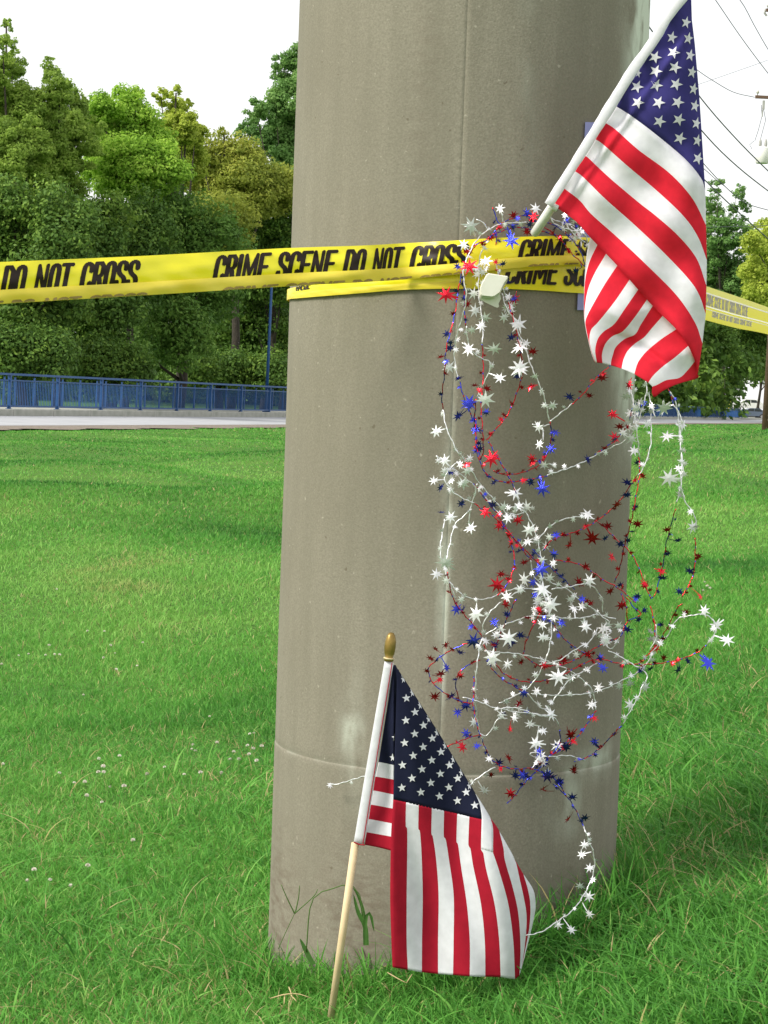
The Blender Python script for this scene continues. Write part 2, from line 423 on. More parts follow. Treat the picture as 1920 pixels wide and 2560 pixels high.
def tints(x, y, n, dry=.07, s=1.0):
    patch = noise2(x, y, 1.6 * s, 3); patch2 = noise2(x, y, 5 * s, 5)
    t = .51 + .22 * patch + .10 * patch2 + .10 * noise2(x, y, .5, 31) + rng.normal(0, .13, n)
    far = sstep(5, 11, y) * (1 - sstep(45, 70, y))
    zc_ = ground_z(x, y); dz = ground_z(x, y + .9) - zc_            # slope shading put into the blade tint: darker where ground falls away
    t = t + far * np.clip(dz * 2.8, -.30, .26) + far * .15 * np.sin(.75 * y + .35 * x + 1.5 * np.sin(.3 * x))  # tint also carries painted light and dark bands of the rolling ground
    t = t - .15 * np.exp(-((y - 15.6 - .8 * x) / .9) ** 2) * far  # dark band painted into the tint as shade along the swale
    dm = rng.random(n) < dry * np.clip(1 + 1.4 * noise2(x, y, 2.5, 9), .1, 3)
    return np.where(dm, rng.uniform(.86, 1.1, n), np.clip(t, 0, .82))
# close lawn
x, y = sample(150000, 3.05, 7.5, .35); k = keep(x, y); x, y = x[k], y[k]; n = len(x)
right = sstep(.1, .6, x - .1 * (y - 4)) * (1 - .6 * sstep(5, 7.5, y)); clump = noise2(x, y, 7, 11)
h = (.034 + .022 * right + .012 * clump) * rng.uniform(.45, 1.55, n)
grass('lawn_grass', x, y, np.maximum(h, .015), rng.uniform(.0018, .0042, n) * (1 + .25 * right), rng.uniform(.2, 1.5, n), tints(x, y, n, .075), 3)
# long arching blades, mostly right of the pillar and at its foot
x, y = sample(9000, 3.1, 6.2, .3); k = keep(x, y) & (rng.random(len(x)) < .15 + .85 * sstep(.0, .6, x)); x, y = x[k], y[k]; n = len(x)
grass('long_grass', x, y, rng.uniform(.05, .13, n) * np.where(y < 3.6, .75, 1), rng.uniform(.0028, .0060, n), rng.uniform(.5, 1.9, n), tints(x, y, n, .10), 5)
# grass hugging the foot
n = 3800; a = rng.uniform(-1.75, 1.75, n); rr = PR + rng.uniform(.006, .10, n)
x = PXc + np.sin(a) * rr; y = PYc - np.cos(a) * rr
grass('foot_grass', x, y, rng.uniform(.02, .10, n) * rng.uniform(.6, 1.3, n) * (1 + .4 * (x > .1)), rng.uniform(.002, .0045, n), rng.uniform(.1, 1.2, n), tints(x, y, n, .06), 4)
# middle and far lawn
x, y = sample(230000, 7.2, 18, .8); k = keep(x, y); x, y = x[k], y[k]; n = len(x)
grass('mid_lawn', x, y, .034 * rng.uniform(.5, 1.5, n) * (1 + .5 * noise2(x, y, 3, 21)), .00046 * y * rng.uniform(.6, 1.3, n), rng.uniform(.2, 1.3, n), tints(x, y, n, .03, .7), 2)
x, y = sample(170000, 17, 62, 2); k = keep(x, y); x, y = x[k], y[k]; n = len(x)
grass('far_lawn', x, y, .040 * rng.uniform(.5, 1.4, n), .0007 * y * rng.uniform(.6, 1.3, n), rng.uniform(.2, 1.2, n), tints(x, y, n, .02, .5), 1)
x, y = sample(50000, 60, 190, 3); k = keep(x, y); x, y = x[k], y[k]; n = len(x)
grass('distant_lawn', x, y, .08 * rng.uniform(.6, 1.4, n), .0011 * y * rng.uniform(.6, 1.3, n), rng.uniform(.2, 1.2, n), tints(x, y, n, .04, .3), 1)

# ------------------------------------------------------------------ trees
def leaf_cloud(blobs, n, size, seed, clump=.30, up=.35, elong=1.0, flat=1.0, shell=.45):
    r = np.random.default_rng(seed)
    cen, rad = [], []
    W = np.array([b[1] ** 2 for b in blobs]); W /= W.sum()
    for (c, R_), wgt in zip(blobs, W):
        m = max(9, int(260 * wgt) + 8)
        d = r.normal(size=(m, 3)); d /= np.linalg.norm(d, axis=1)[:, None]
        q = R_ * (shell + (1 - shell) * r.random(m) ** .6)[:, None] * d; q[:, 2] *= elong
        cen.append(np.array(c) + q); rad.append(R_ * clump * r.uniform(.55, 1.35, m))
    cen = np.vstack(cen); rad = np.concatenate(rad); ct = r.normal(0, .10, len(cen))
    p = rad ** 2; p /= p.sum(); idx = r.choice(len(cen), n, p=p)
    d = r.normal(size=(n, 3)); d /= np.linalg.norm(d, axis=1)[:, None]
    d[:, 2] = np.where(d[:, 2] < -.2, d[:, 2] * .5, d[:, 2])
    rr = rad[idx] * r.uniform(.35, 1.12, n) ** .7
    P = cen[idx] + d * rr[:, None] * np.array([1, 1, flat])
    nr = d * 1.0 + r.normal(0, .55, (n, 3)); nr[:, 2] += up; nr /= np.linalg.norm(nr, axis=1)[:, None]
    a = np.cross(nr, r.normal(size=(n, 3))); a /= np.linalg.norm(a, axis=1)[:, None]; b = np.cross(nr, a)
    s = size * r.uniform(.6, 1.4, n)[:, None]
    V = np.stack([P - a * s * .5, P + b * s * .30 + nr * s * .08, P + a * s * .6, P - b * s * .30 + nr * s * .08], 1).reshape(-1, 3)
    k = np.arange(n)[:, None] * 4; Fc = k + np.array([0, 1, 2, 3])
    tint = np.clip(.5 + ct[idx] + r.normal(0, .12, n), 0, 1)
    return V, Fc, np.repeat(tint, 4)
m_bark = mat('bark', (.05, .04, .03), .95, noise=(6, (.03, .025, .018), .3, .7), bump=(12, .8, .05))
def tree(name, label, cat, blobpx, Y, mat_, n, size, seed, group=None, ds=2.2, rootpx=None, clump=.36, elong=1., trunk_r=.22, flat=1., shell=.45):
    r = random.Random(seed); bl = []
    for (px, py, rp) in blobpx:
        yy = Y + r.uniform(-ds, ds); c = at(px, py, yy); bl.append((tuple(c), rp * yy / F))
    mx_ = rootpx if rootpx else sum(b[0] * b[2] for b in blobpx) / sum(b[2] for b in blobpx)
    base = at(mx_, 1000, Y); base.z = gz(base.x, base.y) - .1
    t = thing(name, label, cat, tuple(base), group)
    tb = MB(); top = max(bl, key=lambda b: b[0][2]); tc_ = Vector(top[0])
    ctrl = [base, base.lerp(tc_, .3) + Vector((r.uniform(-.4, .4), 0, .5)), base.lerp(tc_, .65) + Vector((r.uniform(-.3, .3), 0, .2)), tc_]
    path = spline([tuple(c) for c in ctrl], 9)
    tb.tube([tuple(p) for p in path], [trunk_r * (1 - .85 * k / 8) for k in range(9)], 8)
    for c, rr in bl:
        if c == top[0]: continue
        c = Vector(c); k = min(6, max(1, int(6 * (c.z - base.z) / (tc_.z - base.z) * .7))); s0 = Vector(path[k])
        mid = s0.lerp(c, .5) + Vector((0, 0, -.25)); tb.tube([s0, mid, c], [trunk_r * .45, trunk_r * .28, trunk_r * .08], 6)
    tb.build('trunk', m_bark, t, True)
    V, Fc, ti = leaf_cloud(bl, int(n * 2.6), size * .92, seed, clump * 1.25, elong=elong, flat=flat, shell=.25)
    mesh('crown', V, Fc, mat_, t, tint=ti)
    return t
def lm(name, d, m_, l, tr=.5): return leafmat(name, [(0, d), (.5, m_), (1, l)], tr, .6, .35, .2)
M_low = lm('leaf_low_green', (.04, .10, .02), (.12, .24, .04), (.27, .42, .08), .35)
M_mid = lm('leaf_mid_green', (.12, .20, .04), (.28, .42, .07), (.46, .60, .12))
M_bright = lm('leaf_bright_green', (.13, .27, .035), (.32, .54, .06), (.52, .70, .12), .45)
M_yel = lm('leaf_yellow_green', (.18, .26, .035), (.42, .52, .07), (.62, .68, .14), .45)
M_olive = lm('leaf_olive', (.15, .21, .04), (.34, .40, .065), (.55, .55, .11))
M_dark = lm('leaf_deep_green', (.034, .080, .018), (.105, .205, .034), (.26, .39, .06), .3)
M_blue = lm('leaf_cool_green', (.07, .16, .045), (.17, .33, .085), (.32, .50, .15), .45)
G = 'trees beyond the road'
TS = .17
tree('feathery_tree', 'tall loose feathery tree at the left edge, its spire reaching highest', 'tree', [(6, 110, 36), (16, 62, 20), (30, 160, 42), (-20, 190, 50), (50, 290, 70), (5, 210, 60), (55, 235, 34), (25, 300, 80), (75, 350, 60), (10, 400, 90)], 84, M_mid, 22000, .13, 1, G, clump=.22)
tree('broadleaf_tree', 'olive green tree with a small pointed top, second from the left edge', 'tree', [(126, 158, 20), (122, 190, 30), (150, 222, 46), (100, 270, 66), (160, 300, 70), (205, 300, 50), (185, 250, 38), (90, 370, 95), (190, 350, 75), (120, 460, 90)], 86, M_mid, 24000, .15, 2, G, clump=.25)
tree('vine_covered_tree', 'bright green rounded tree hung with vines, mid left against the sky', 'tree', [(262, 270, 42), (315, 255, 40), (235, 330, 50), (300, 350, 75), (370, 330, 52), (330, 440, 80), (400, 420, 60), (250, 430, 48)], 92, M_bright, 27000, .16, 3, G)
tree('yellowish_tree', 'light yellow-green tree with open twigs on its crown right of the bright tree', 'tree', [(402, 236, 20), (440, 232, 18), (432, 262, 32), (470, 262, 16), (455, 320, 45), (488, 345, 30), (420, 330, 40), (460, 400, 60)], 97, M_yel, 15000, .15, 4, G, clump=.24)
tree('olive_tree_crown', 'low olive and yellow tree between the bright tree and the tall dark one', 'tree', [(560, 330, 20), (540, 400, 55), (600, 390, 50), (520, 470, 70), (610, 470, 80), (680, 480, 60), (560, 560, 70), (500, 380, 26)], 104, M_olive, 22000, .16, 5, G)
tree('tall_dark_tree', 'tall cool-green tree with two rounded tops touching the pillar', 'tree', [(712, 175, 40), (745, 165, 45), (735, 250, 60), (690, 290, 34), (640, 275, 34), (625, 325, 36), (655, 350, 40), (720, 350, 62), (600, 340, 16), (770, 400, 80), (700, 430, 60)], 124, M_blue, 24000, .19, 6, G, clump=.26)
tree('dark_tree', 'dark spreading tree low at the left edge behind the tape', 'tree', [(40, 520, 90), (150, 540, 80), (20, 640, 110), (150, 660, 100), (80, 760, 110)], 79, M_dark, 20000, .16, 7, G)
tree('dark_tree', 'shady tree with drooping boughs just under the bright vine-covered one', 'tree', [(260, 560, 80), (360, 560, 80), (220, 680, 90), (330, 690, 95), (260, 790, 90), (200, 830, 70)], 86, M_dark, 20000, .16, 8, G)
tree('mid_green_tree', 'mid green bushy tree behind the printed words of the tape', 'tree', [(440, 560, 80), (540, 610, 75), (410, 690, 90), (510, 730, 90), (430, 830, 90), (350, 850, 70)], 92, M_low, 19000, .17, 9, G)
tree('mid_green_tree', 'green tree beside the slender blue pole', 'tree', [(640, 590, 75), (720, 560, 70), (620, 700, 80), (710, 690, 80), (580, 820, 80), (680, 830, 80)], 108, M_dark, 19000, .18, 10, G)
tree('leafy_bush', 'low dark bush behind the blue railing at the left edge', 'bush', [(20, 880, 70), (110, 890, 70), (60, 950, 60)], 76, M_dark, 9000, .15, 11, 'bushes behind the railing')
tree('leafy_bush', 'low dark bush behind the fourth post of the blue railing', 'bush', [(230, 910, 60), (320, 920, 60), (270, 960, 50)], 82, M_dark, 8000, .15, 12, 'bushes behind the railing')
tree('leafy_bush', 'low dark bush behind the railing nearest the pillar', 'bush', [(480, 930, 60), (580, 930, 60), (680, 940, 60), (420, 960, 40)], 100, M_dark, 9000, .17, 13, 'bushes behind the railing')
# right-hand side
tree('feathery_tree', 'tall fine-leaved tree right of the upper flag, its tip among the wires', 'tree', [(1792, 470, 22), (1770, 520, 36), (1842, 482, 22), (1850, 530, 30), (1800, 590, 50), (1860, 600, 36), (1780, 670, 60), (1850, 690, 60), (1790, 770, 60)], 264, M_blue, 17000, .34, 14, G, clump=.24)
tree('maple_tree', 'yellow-green maple at the right edge above the tape end', 'tree', [(1905, 575, 28), (1885, 610, 30), (1930, 620, 50), (1880, 680, 32), (1925, 700, 55), (1898, 740, 34), (1950, 780, 50), (1960, 560, 40)], 118, M_yel, 12000, .20, 15, G, rootpx=2010)
tree('dark_tree', 'dark shade tree under the tape beside the edge of the flag', 'tree', [(1760, 800, 60), (1700, 850, 60), (1790, 870, 55), (1740, 920, 45)], 242, M_dark, 11000, .32, 16, G, rootpx=1741)
tree('dark_tree', 'dark shade tree between the flag and the utility pole, above the cars', 'tree', [(1850, 790, 70), (1900, 830, 70), (1830, 880, 45), (1890, 910, 40), (1860, 930, 30)], 274, M_dark, 12000, .32, 17, G, rootpx=1822)
tree('dark_tree', 'slim dark tree standing before the parked dark car', 'tree', [(1930, 800, 70), (1900, 880, 40), (1940, 920, 50), (1905, 945, 22)], 300, M_dark, 9000, .32, 18, G, rootpx=1893)
# deep wood behind: one mass nobody could count
bl = []
r = random.Random(5)
for k in range(95):
    px = -250 + 2500 * k / 95 + r.uniform(-20, 20)
    Yb = max(108 + 50 * max(0, min(1, px / 900)), min(440, 30.6 / max(.281 - (px - 960) / F, .05) + 14)) + r.uniform(0, 14)
    top = 560 if px < 1300 else 760
    if 1790 < px < 2100:
        for py in (r.uniform(740, 800), r.uniform(830, 900), r.uniform(925, 950)):
            bl.append((tuple(at(px, py, Yb + 20)), (55 if py < 920 else 32) * Yb / F))
        continue
    for py in (r.uniform(top, top + 80), r.uniform(top + 130, top + 210), r.uniform(850, 930), r.uniform(960, 1010)):
        bl.append((tuple(at(px, py, Yb)), r.uniform(65, 95) * Yb / F))
V, Fc, ti = leaf_cloud(bl, 170000, .75, 99, .45, shell=.2)
tag(mesh('distant_wood', V, Fc, M_dark, tint=ti), kind='stuff')

# ------------------------------------------------------------------ blue railing
m_rail = mat('railing_paint', (.006, .070, .23), .5, noise=(3, (.005, .052, .17), .3, .7))
y0, bay = 60.2, 3.62
P0 = Vector((far_edge(y0) - .30, y0, RZ + .215))
fence = thing('blue_railing', 'long blue metal railing of posts and pickets along the far kerb', 'railing', tuple(P0))
H = 1.08; nb = 62
def mod(name, build):
    m_ = MB(); build(m_); return m_.build(name, m_rail, fence).data
def fcopy(name, src, s, first):
    o = first if first is not None else link(name, src.data)
    return o
def place(name, build, ss):
    m_ = MB(); build(m_); o0 = m_.build(name, m_rail, fence); o0.matrix_parent_inverse.identity()
    for k, s in enumerate(ss):
        o = o0 if k == 0 else o0.copy()
        if k: col.objects.link(o)
        o.location = (FD.x * s, FD.y * s, 0); o.rotation_euler = (0, 0, FA)
place('post', lambda m_: (m_.box((0, 0, H / 2), (.10, .10, H)), m_.box((0, 0, .01), (.17, .17, .02))), [bay * k for k in range(nb)])
place('baluster', lambda m_: m_.box((0, 0, H / 2), (.045, .05, H - .12)), [bay * k + d for k in range(nb) for d in (.38, bay / 2, bay - .38)])
place('top_rail', lambda m_: m_.box((0, bay / 2, H + .025), (.13, bay - .004, .07)), [bay * k for k in range(nb - 1)])
place('upper_rail', lambda m_: m_.box((0, bay / 2, H - .17), (.04, bay - .11, .045)), [bay * k for k in range(nb - 1)])
place('bottom_rail', lambda m_: m_.box((0, bay / 2, .09), (.05, bay - .11, .06)), [bay * k for k in range(nb - 1)])
pk = MB()
for k in range(nb - 1):
    for j in range(1, 30):
        s = bay * k + j * bay / 30
        pk.box((P0.x + FD.x * s, P0.y + FD.y * s, P0.z + .51), (.020, .016, .78), FA)
o = pk.build('picket', m_rail, fence); o['kind'] = 'stuff'
# slender blue pole
b0 = at(665, 1020, 92); b0.z = RZ + .215; b1 = at(682, 690, 92)
t = thing('blue_pole', 'slender tall blue metal pole rising above the railing near the pillar', 'pole', tuple(b0))
m_ = MB(); b1.x = b0.x; b1.y = b0.y; m_.tube([b0, b1], [.075, .055], 10); m_.build('shaft', m_rail, t, True)
m_ = MB(); m_.box(b0 + Vector((0, 0, .02)), (.3, .3, .04)); m_.build('base_plate', m_rail, t)
m_ = MB(); m_.tube([b1, b1 + Vector((0, 0, .06))], [.075, .03], 10); m_.build('cap', m_rail, t, True)

# ------------------------------------------------------------------ far right: utility pole, wires, cars, white building
m_pole = mat('creosoted_wood', (.17, .10, .065), .9, noise=(5, (.10, .065, .045), .3, .7), bump=(20, .5, .02))
m_grey = mat('line_hardware', (.42, .42, .40), .6, noise=(4, (.3, .3, .28), .3, .7))
m_porc = mat('porcelain', (.55, .53, .48), .3); m_wire = mat('cable', (.10, .11, .13), .6)
m_tank = mat('transformer_tank', (.78, .78, .74), .45, noise=(6, (.70, .70, .66), .3, .7))
UY = 93
ub = at(1913, 1085, UY); ub.z = gz(ub.x, ub.y) - .2; ut = at(1980, -30, UY)
up = thing('utility_pole', 'brown wooden utility pole at the right edge with crossarms and transformers', 'utility pole', tuple(ub))
m_ = MB(); m_.tube([ub, ub.lerp(ut, .5), ut], [.17, .15, .12], 12); m_.build('shaft', m_pole, up, True)
def on(px, py): return at(px, py, UY)
def upx(py): return 1913 + (1980 - 1913) * (1085 - py) / 1115
for (py, half, nm) in ((247, 76, 'crossarm'), (30, 62, 'crossarm')):
    c = on(upx(py), py); hw = half * UY / F
    m_ = MB(); m_.box(c + Vector((0, -.16, 0)), (2 * hw, .11, .13)); m_.build(nm, m_pole, up)
    for sx in (-1, -.45, .45, 1):
        m_ = MB(); q = c + Vector((sx * hw * .93, -.16, .06)); m_.tube([q, q + Vector((0, 0, .08)), q + Vector((0, 0, .1)), q + Vector((0, 0, .2)), q + Vector((0, 0, .24))], [.02, .02, .07, .06, .02], 8)
        m_.build('insulator', m_porc, up, True)
c = on(upx(401), 401); m_ = MB(); m_.box(c + Vector((-.2, -.16, 0)), (1.9, .05, .05)); m_.build('bracket', m_grey, up)
for sx in (-.78, .1, .85):
    tc0 = on(upx(385), 388) + Vector((sx - .15, -.45, -.1)); m_ = MB()
    m_.tube([tc0 + Vector((0, 0, -.35)), tc0 + Vector((0, 0, -.33)), tc0 + Vector((0, 0, .30)), tc0 + Vector((0, 0, .36))], [.26, .28, .28, .22], 14)
    tk = m_.build('transformer', m_tank, up, True)
    for q in (-.12, .12):
        m_ = MB(); p = tc0 + Vector((q, 0, .34)); m_.tube([p, p + Vector((0, 0, .12)), p + Vector((0, 0, .26)), p + Vector((0, 0, .38))], [.05, .07, .06, .02], 8); m_.build('bushing', m_grey, up, True)
m_ = MB()
m_.tube([on(1903, 262), on(1905, 290), on(1896, 325), on(1887, 352)], .014, 5); m_.tube([on(1908, 268), on(1914, 300), on(1906, 330), on(1900, 352)], .014, 5)
m_.tube([on(1885, 352), on(1874, 362), on(1880, 372)], .012, 5)
m_.build('drop_wire', m_wire, up)
m_ = MB(); m_.box(on(1907, 264) + Vector((0, -.2, 0)), (.1, .1, .38)); m_.box(on(1904, 285) + Vector((0, -.2, 0)), (.05, .05, .3)); m_.build('fuse_cutout', m_grey, up)
m_ = MB(); m_.tube([on(1915, 22), on(1911, 32), on(1917, 40)], .05, 6); m_.build('insulator_string', m_grey, up)
wires = [
 ('thin power line crossing the top right corner, uppermost', [(1790, -60), (1850, 0), (1885, 62), (1920, 123), (1990, 235)], 70, .011),
 ('power line sloping from the top edge beside the flag tip', [(1745, -62), (1789, 0), (1852, 92), (1920, 183), (1990, 268)], 68, .011),
 ('faint thin line rising to the right across the pale sky', [(1600, 260), (1743, 212), (1830, 182), (1920, 150), (2000, 118)], 110, .009),
 ('sagging line that ends on the crossarm insulator', [(1640, 95), (1739, 172), (1788, 205), (1835, 231), (1886, 243)], 90, .013),
 ('thick cable dropping from the pillar edge past the transformers', [(1560, -10), (1619, 62), (1745, 236), (1833, 339), (1920, 427), (1990, 490)], 62, .016),
 ('second thick cable passing low behind the flag edge', [(1600, 140), (1753, 325), (1833, 407), (1920, 477), (1990, 525)], 62, .016),
 ('cable running into the tip of the fine-leaved tree', [(1650, 280), (1760, 410), (1819, 472), (1865, 508), (1930, 528)], 75, .013),
 ('short cable joining another above the fine-leaved tree', [(1700, 375), (1761, 423), (1790, 449), (1815, 468)], 76, .011),
 ('dark cable crossing in front of the fine-leaved tree', [(1690, 380), (1762, 450), (1810, 497), (1860, 543), (1930, 606)], 72, .018),
 ('level wire through the fine-leaved tree', [(1640, 572), (1767, 568), (1853, 566), (1960, 562)], 100, .010),
]
for lab, pts, Y, rr in wires:
    sp = spline(pts, 22); m_ = MB(); m_.tube([at(p[0], p[1], Y + (p[0] - 1700) * .03) for p in sp], rr * 1.25, 5)
    tag(m_.build('power_line', m_wire), lab, 'power line', 'overhead lines at the right')
# cars behind the railing
def car(name, label, cpx, Y, zc, paint, kind):
    c = at(cpx, 1030, Y); c.z = gz(c.x, c.y) + zc
    t = thing(name, label, 'car', tuple(c))
    gl = mat(name + '_glass', (.02, .025, .03), .1); ty = mat(name + '_tyre', (.015, .015, .015), .8); rm = mat(name + '_rim', (.4, .4, .4), .3, .8)
    lp = mat(name + '_tail', (.5, .01, .01), .3)
    if kind == 'suv': prof = [(-2.35, .45), (-2.38, .95), (-2.25, 1.15), (-1.0, 1.25), (-.55, 1.72), (-.2, 1.78), (1.5, 1.76), (2.1, 1.22), (2.35, 1.1), (2.35, .45)]
    else: prof = [(-2.3, .35), (-2.32, .75), (-2.1, .92), (-1.1, 1.0), (-.4, 1.42), (.2, 1.47), (1.1, 1.42), (1.75, 1.05), (2.25, .98), (2.3, .35)]
    def side(pr, hw, m_):
        n_ = len(pr)
        v = [(c.x + x, c.y - hw, c.z + z) for x, z in pr] + [(c.x + x, c.y + hw, c.z + z) for x, z in pr]
        m_.add(v, [tuple(range(n_)), tuple(range(2 * n_ - 1, n_ - 1, -1))] + [(k, k + n_, (k + 1) % n_ + n_, (k + 1) % n_) for k in range(n_)])
    m_ = MB(); side(prof, .88, m_); m_.build('body', paint, t)
    zt = prof[5][1]; zb = prof[3][1]
    for xs in (((-.85, -.45, .25, .25), (zb + .02, zt - .12, zt - .08, zb + .02)), ((.33, .33, 1.1, 1.45), (zb + .02, zt - .08, zt - .1, zb + .02))):
        m_ = MB(); side(list(zip(xs[0], xs[1])), .885, m_); m_.build('side_window', gl, t)
    for x in (-1.45, 1.4):
        m_ = MB(); m_.tube([(c.x + x, c.y - .92, c.z + .34), (c.x + x, c.y + .92, c.z + .34)], .34, 18); wo = m_.build('wheel', ty, t, True)
        m_ = MB(); m_.tube([(c.x + x, c.y - .935, c.z + .34), (c.x + x, c.y - .9, c.z + .34)], .19, 14); m_.build('rim', rm, wo)
        wo.children[0].matrix_parent_inverse = wo.matrix_world.inverted() if False else Matrix.Translation(c).inverted() @ Matrix.Identity(4) if False else Matrix.Identity(4)
    m_ = MB(); m_.box((c.x - 2.32, c.y - .6, c.z + .8), (.06, .35, .2)); m_.build('tail_light', lp, t)
    return t
m_w = mat('white_car_paint', (.8, .8, .78), .25); m_d = mat('slate_car_paint', (.09, .12, .17), .25)
cw = car('parked_car', 'white car parked beyond the railing, behind the dark one', 1868, 318, 1.1, m_w, 'suv')
cd = car('parked_car', 'dark slate car parked beyond the railing beside the utility pole', 1878, 300, .1, m_d, 'sedan')
# raised parking lot behind the railing for the white car
m_lot = mat('parking_asphalt', (.07, .07, .07), .9, noise=(.5, (.09, .09, .09), .3, .7))
c = at(1868, 1030, 318)
m_ = MB(); m_.box((c.x, c.y + 18, gz(c.x, c.y) + .40), (60, 40, 1.36)); o = m_.build('parking_lot', m_lot); o['kind'] = 'structure'
# white building
c = at(1791, 1013, 288); c.z = gz(c.x, c.y)
bt = thing('white_building', 'plain white building wall glimpsed between dark tree trunks', 'building', tuple(c))
m_wall = mat('white_siding', (.75, .77, .80), .8, noise=(1, (.68, .70, .74), .3, .7)); m_roof = mat('grey_roofing', (.2, .2, .2), .9)
m_ = MB(); m_.box(c + Vector((.3, 2.5, 1.55)), (1.9, 5, 3.1)); m_.build('wall', m_wall, bt)
m_ = MB(); m_.box(c + Vector((.3, 2.5, 3.16)), (2.4, 5.5, .12)); m_.build('roof', m_roof, bt)
m_ = MB(); m_.box(c + Vector((1.1, -.03, 1.0)), (.1, .05, 2.0)); m_.build('door_edge', m_roof, bt)
# white marker post and yellow guy guard
p = at(1797, 1038, 250); q = at(1798.5, 1015, 250)
m_ = MB(); q.x = p.x; q.y = p.y; m_.tube([p, q, q + Vector((0, 0, .04))], [.13, .13, .06], 10)
tag(m_.build('marker_post', m_w, None, True), 'short white post standing on the far kerb', 'post')
m_yp = mat('yellow_plastic', (.62, .55, .05), .5)
m_ = MB(); m_.tube([at(1818, 1038, 258), at(1827, 1001, 258)], .075, 8)
tag(m_.build('guy_guard', m_yp, None, True), 'thin slanting yellow guy-wire guard beside the far kerb', 'guy guard')

# ------------------------------------------------------------------ cloth from traced stripe edges
def cloth(name, curves, depth, mats, midx, parent, N=60, sub=4, thick=.0004):
    """curves: polylines in photo pixels, midx[i] = material between curve i and i+1; depth(px,py,i,t) -> metres"""
    cv = [spline(c, N) for c in curves]; rows, mi, ident = [], [], []
    for i in range(len(cv) - 1):
        for k in range(sub):
            f = k / sub; rows.append(cv[i] * (1 - f) + cv[i + 1] * f); ident.append(i + f)
    rows.append(cv[-1]); ident.append(len(cv) - 1)
    V = []
    for rw, idn in zip(rows, ident):
        for j in range(N): V.append(at(rw[j][0], rw[j][1], depth(rw[j][0], rw[j][1], idn, j / (N - 1))))
    fs = []; n = len(rows)
    for i in range(n - 1):
        for j in range(N - 1):
            fs.append((i * N + j, i * N + j + 1, (i + 1) * N + j + 1, (i + 1) * N + j)); mi.append(midx[min(i // sub, len(midx) - 1)])
    o = mesh(name, V, fs, mats, parent, mi, True)
    sm = o.modifiers.new('thickness', 'SOLIDIFY'); sm.thickness = thick; sm.offset = 0
    return o
def star_poly(px, py, r, rot, n=5, inner=.40, sx=1., sy=1., skew=0.):
    o = []
    for k in range(2 * n):
        a = rot + math.pi * k / n; rr = r if k % 2 == 0 else r * inner
        x, y = rr * math.sin(a) * sx, -rr * math.cos(a) * sy
        o.append((px + x + skew * y, py + y))
    return o
def stars(name, lst, depth, m, parent, clip=None):
    V, fs = [], []
    for poly in lst:
        if clip: poly = [clip(*q) for q in poly]
        cx = sum(p[0] for p in poly) / len(poly); cy = sum(p[1] for p in poly) / len(poly)
        b = len(V); V.append(at(cx, cy, depth(cx, cy) - .0018))
        for q in poly: V.append(at(q[0], q[1], depth(*q) - .0018))
        for k in range(len(poly)): fs.append((b, b + 1 + k, b + 1 + (k + 1) % len(poly)))
    return mesh(name, V, fs, m, parent, smooth=True)
def fabric(name, c, trans=.25, weave=900):
    m = mat(name, c, .85, spec=.15, trans=trans, bump=(38, .30, .0030), noise=(60, tuple(x * .9 for x in c), .35, .65))
    return m
def Z(pts, s, ox, oy): return [(x / s + ox, y / s + oy) for x, y in pts]
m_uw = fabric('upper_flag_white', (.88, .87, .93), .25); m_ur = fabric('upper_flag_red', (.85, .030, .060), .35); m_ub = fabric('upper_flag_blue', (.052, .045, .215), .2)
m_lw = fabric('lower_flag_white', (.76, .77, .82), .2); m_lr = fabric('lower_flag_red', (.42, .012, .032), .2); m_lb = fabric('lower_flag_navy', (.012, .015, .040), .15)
m_plastic = mat('clear_white_plastic', (.66, .66, .64), .3, noise=(80, (.75, .75, .73), .3, .7))

# ---- upper flag
foot = at(1338, 582, 3.62)
UF = thing('upper_flag', 'larger bright American flag on a slanting white pole stuck in the tape, furled and drooping', 'flag', tuple(foot))
def right_edge(y): return float(np.interp(y, [-12, 5, 100, 250, 475, 650, 770, 859, 945], [1728, 1724, 1736, 1749, 1763, 1767, 1765, 1756, 1742]))
def zA(px, py, *a):
    e = right_edge(py) - px
    z = 3.50 + .00002 * (py - 250)
    z += .030 * math.exp(-max(e, 0) / 22.0)                                   # wraps to the back at the right fold
    z += .005 * math.sin((px * .030 + py * .020)) + .0035 * math.sin(px * .021 - py * .045 + 1.2)
    z += .0025 * math.sin((px - py * .6) * .055 + 1)
    # crease running from the sleeve down to the right
    z -= .006 * math.exp(-((px - 1576 - (288 - py) * .72) / 10) ** 2)
    return z
b0_ = [(1541, 266), (1576, 288), (1636, 333), (1711, 396), (1752, 445), (1763, 475)]
b1_ = [(1513, 307), (1539, 324), (1595, 374), (1674, 433), (1730, 495), (1765, 563)]
b2_ = [(1487, 347), (1509, 362), (1569, 415), (1648, 482), (1711, 543), (1745, 593), (1767, 650)]
b3_ = [(1461, 389), (1472, 396), (1524, 445), (1599, 508), (1640, 540), (1696, 590), (1741, 646), (1766, 715)]
b4_ = [(1434, 426), (1458, 443), (1513, 497), (1584, 560), (1659, 631), (1722, 698), (1748, 738), (1764, 785)]
b5_ = [(1405, 467), (1449, 501), (1479, 536), (1543, 593), (1618, 664), (1692, 739), (1737, 806), (1756, 859)]
b6_ = [(1378, 501), (1395, 521), (1438, 552), (1479, 597), (1543, 664), (1629, 762), (1689, 821), (1719, 862), (1739, 908), (1743, 945)]
edge = [(1541, 266), (1570, 219), (1600, 170), (1631, 120), (1647, 106), (1664, 76), (1680, 46), (1700, 22), (1728, -12)]
E = spline(edge, 9); B0 = spline(b0_, 40); can = []
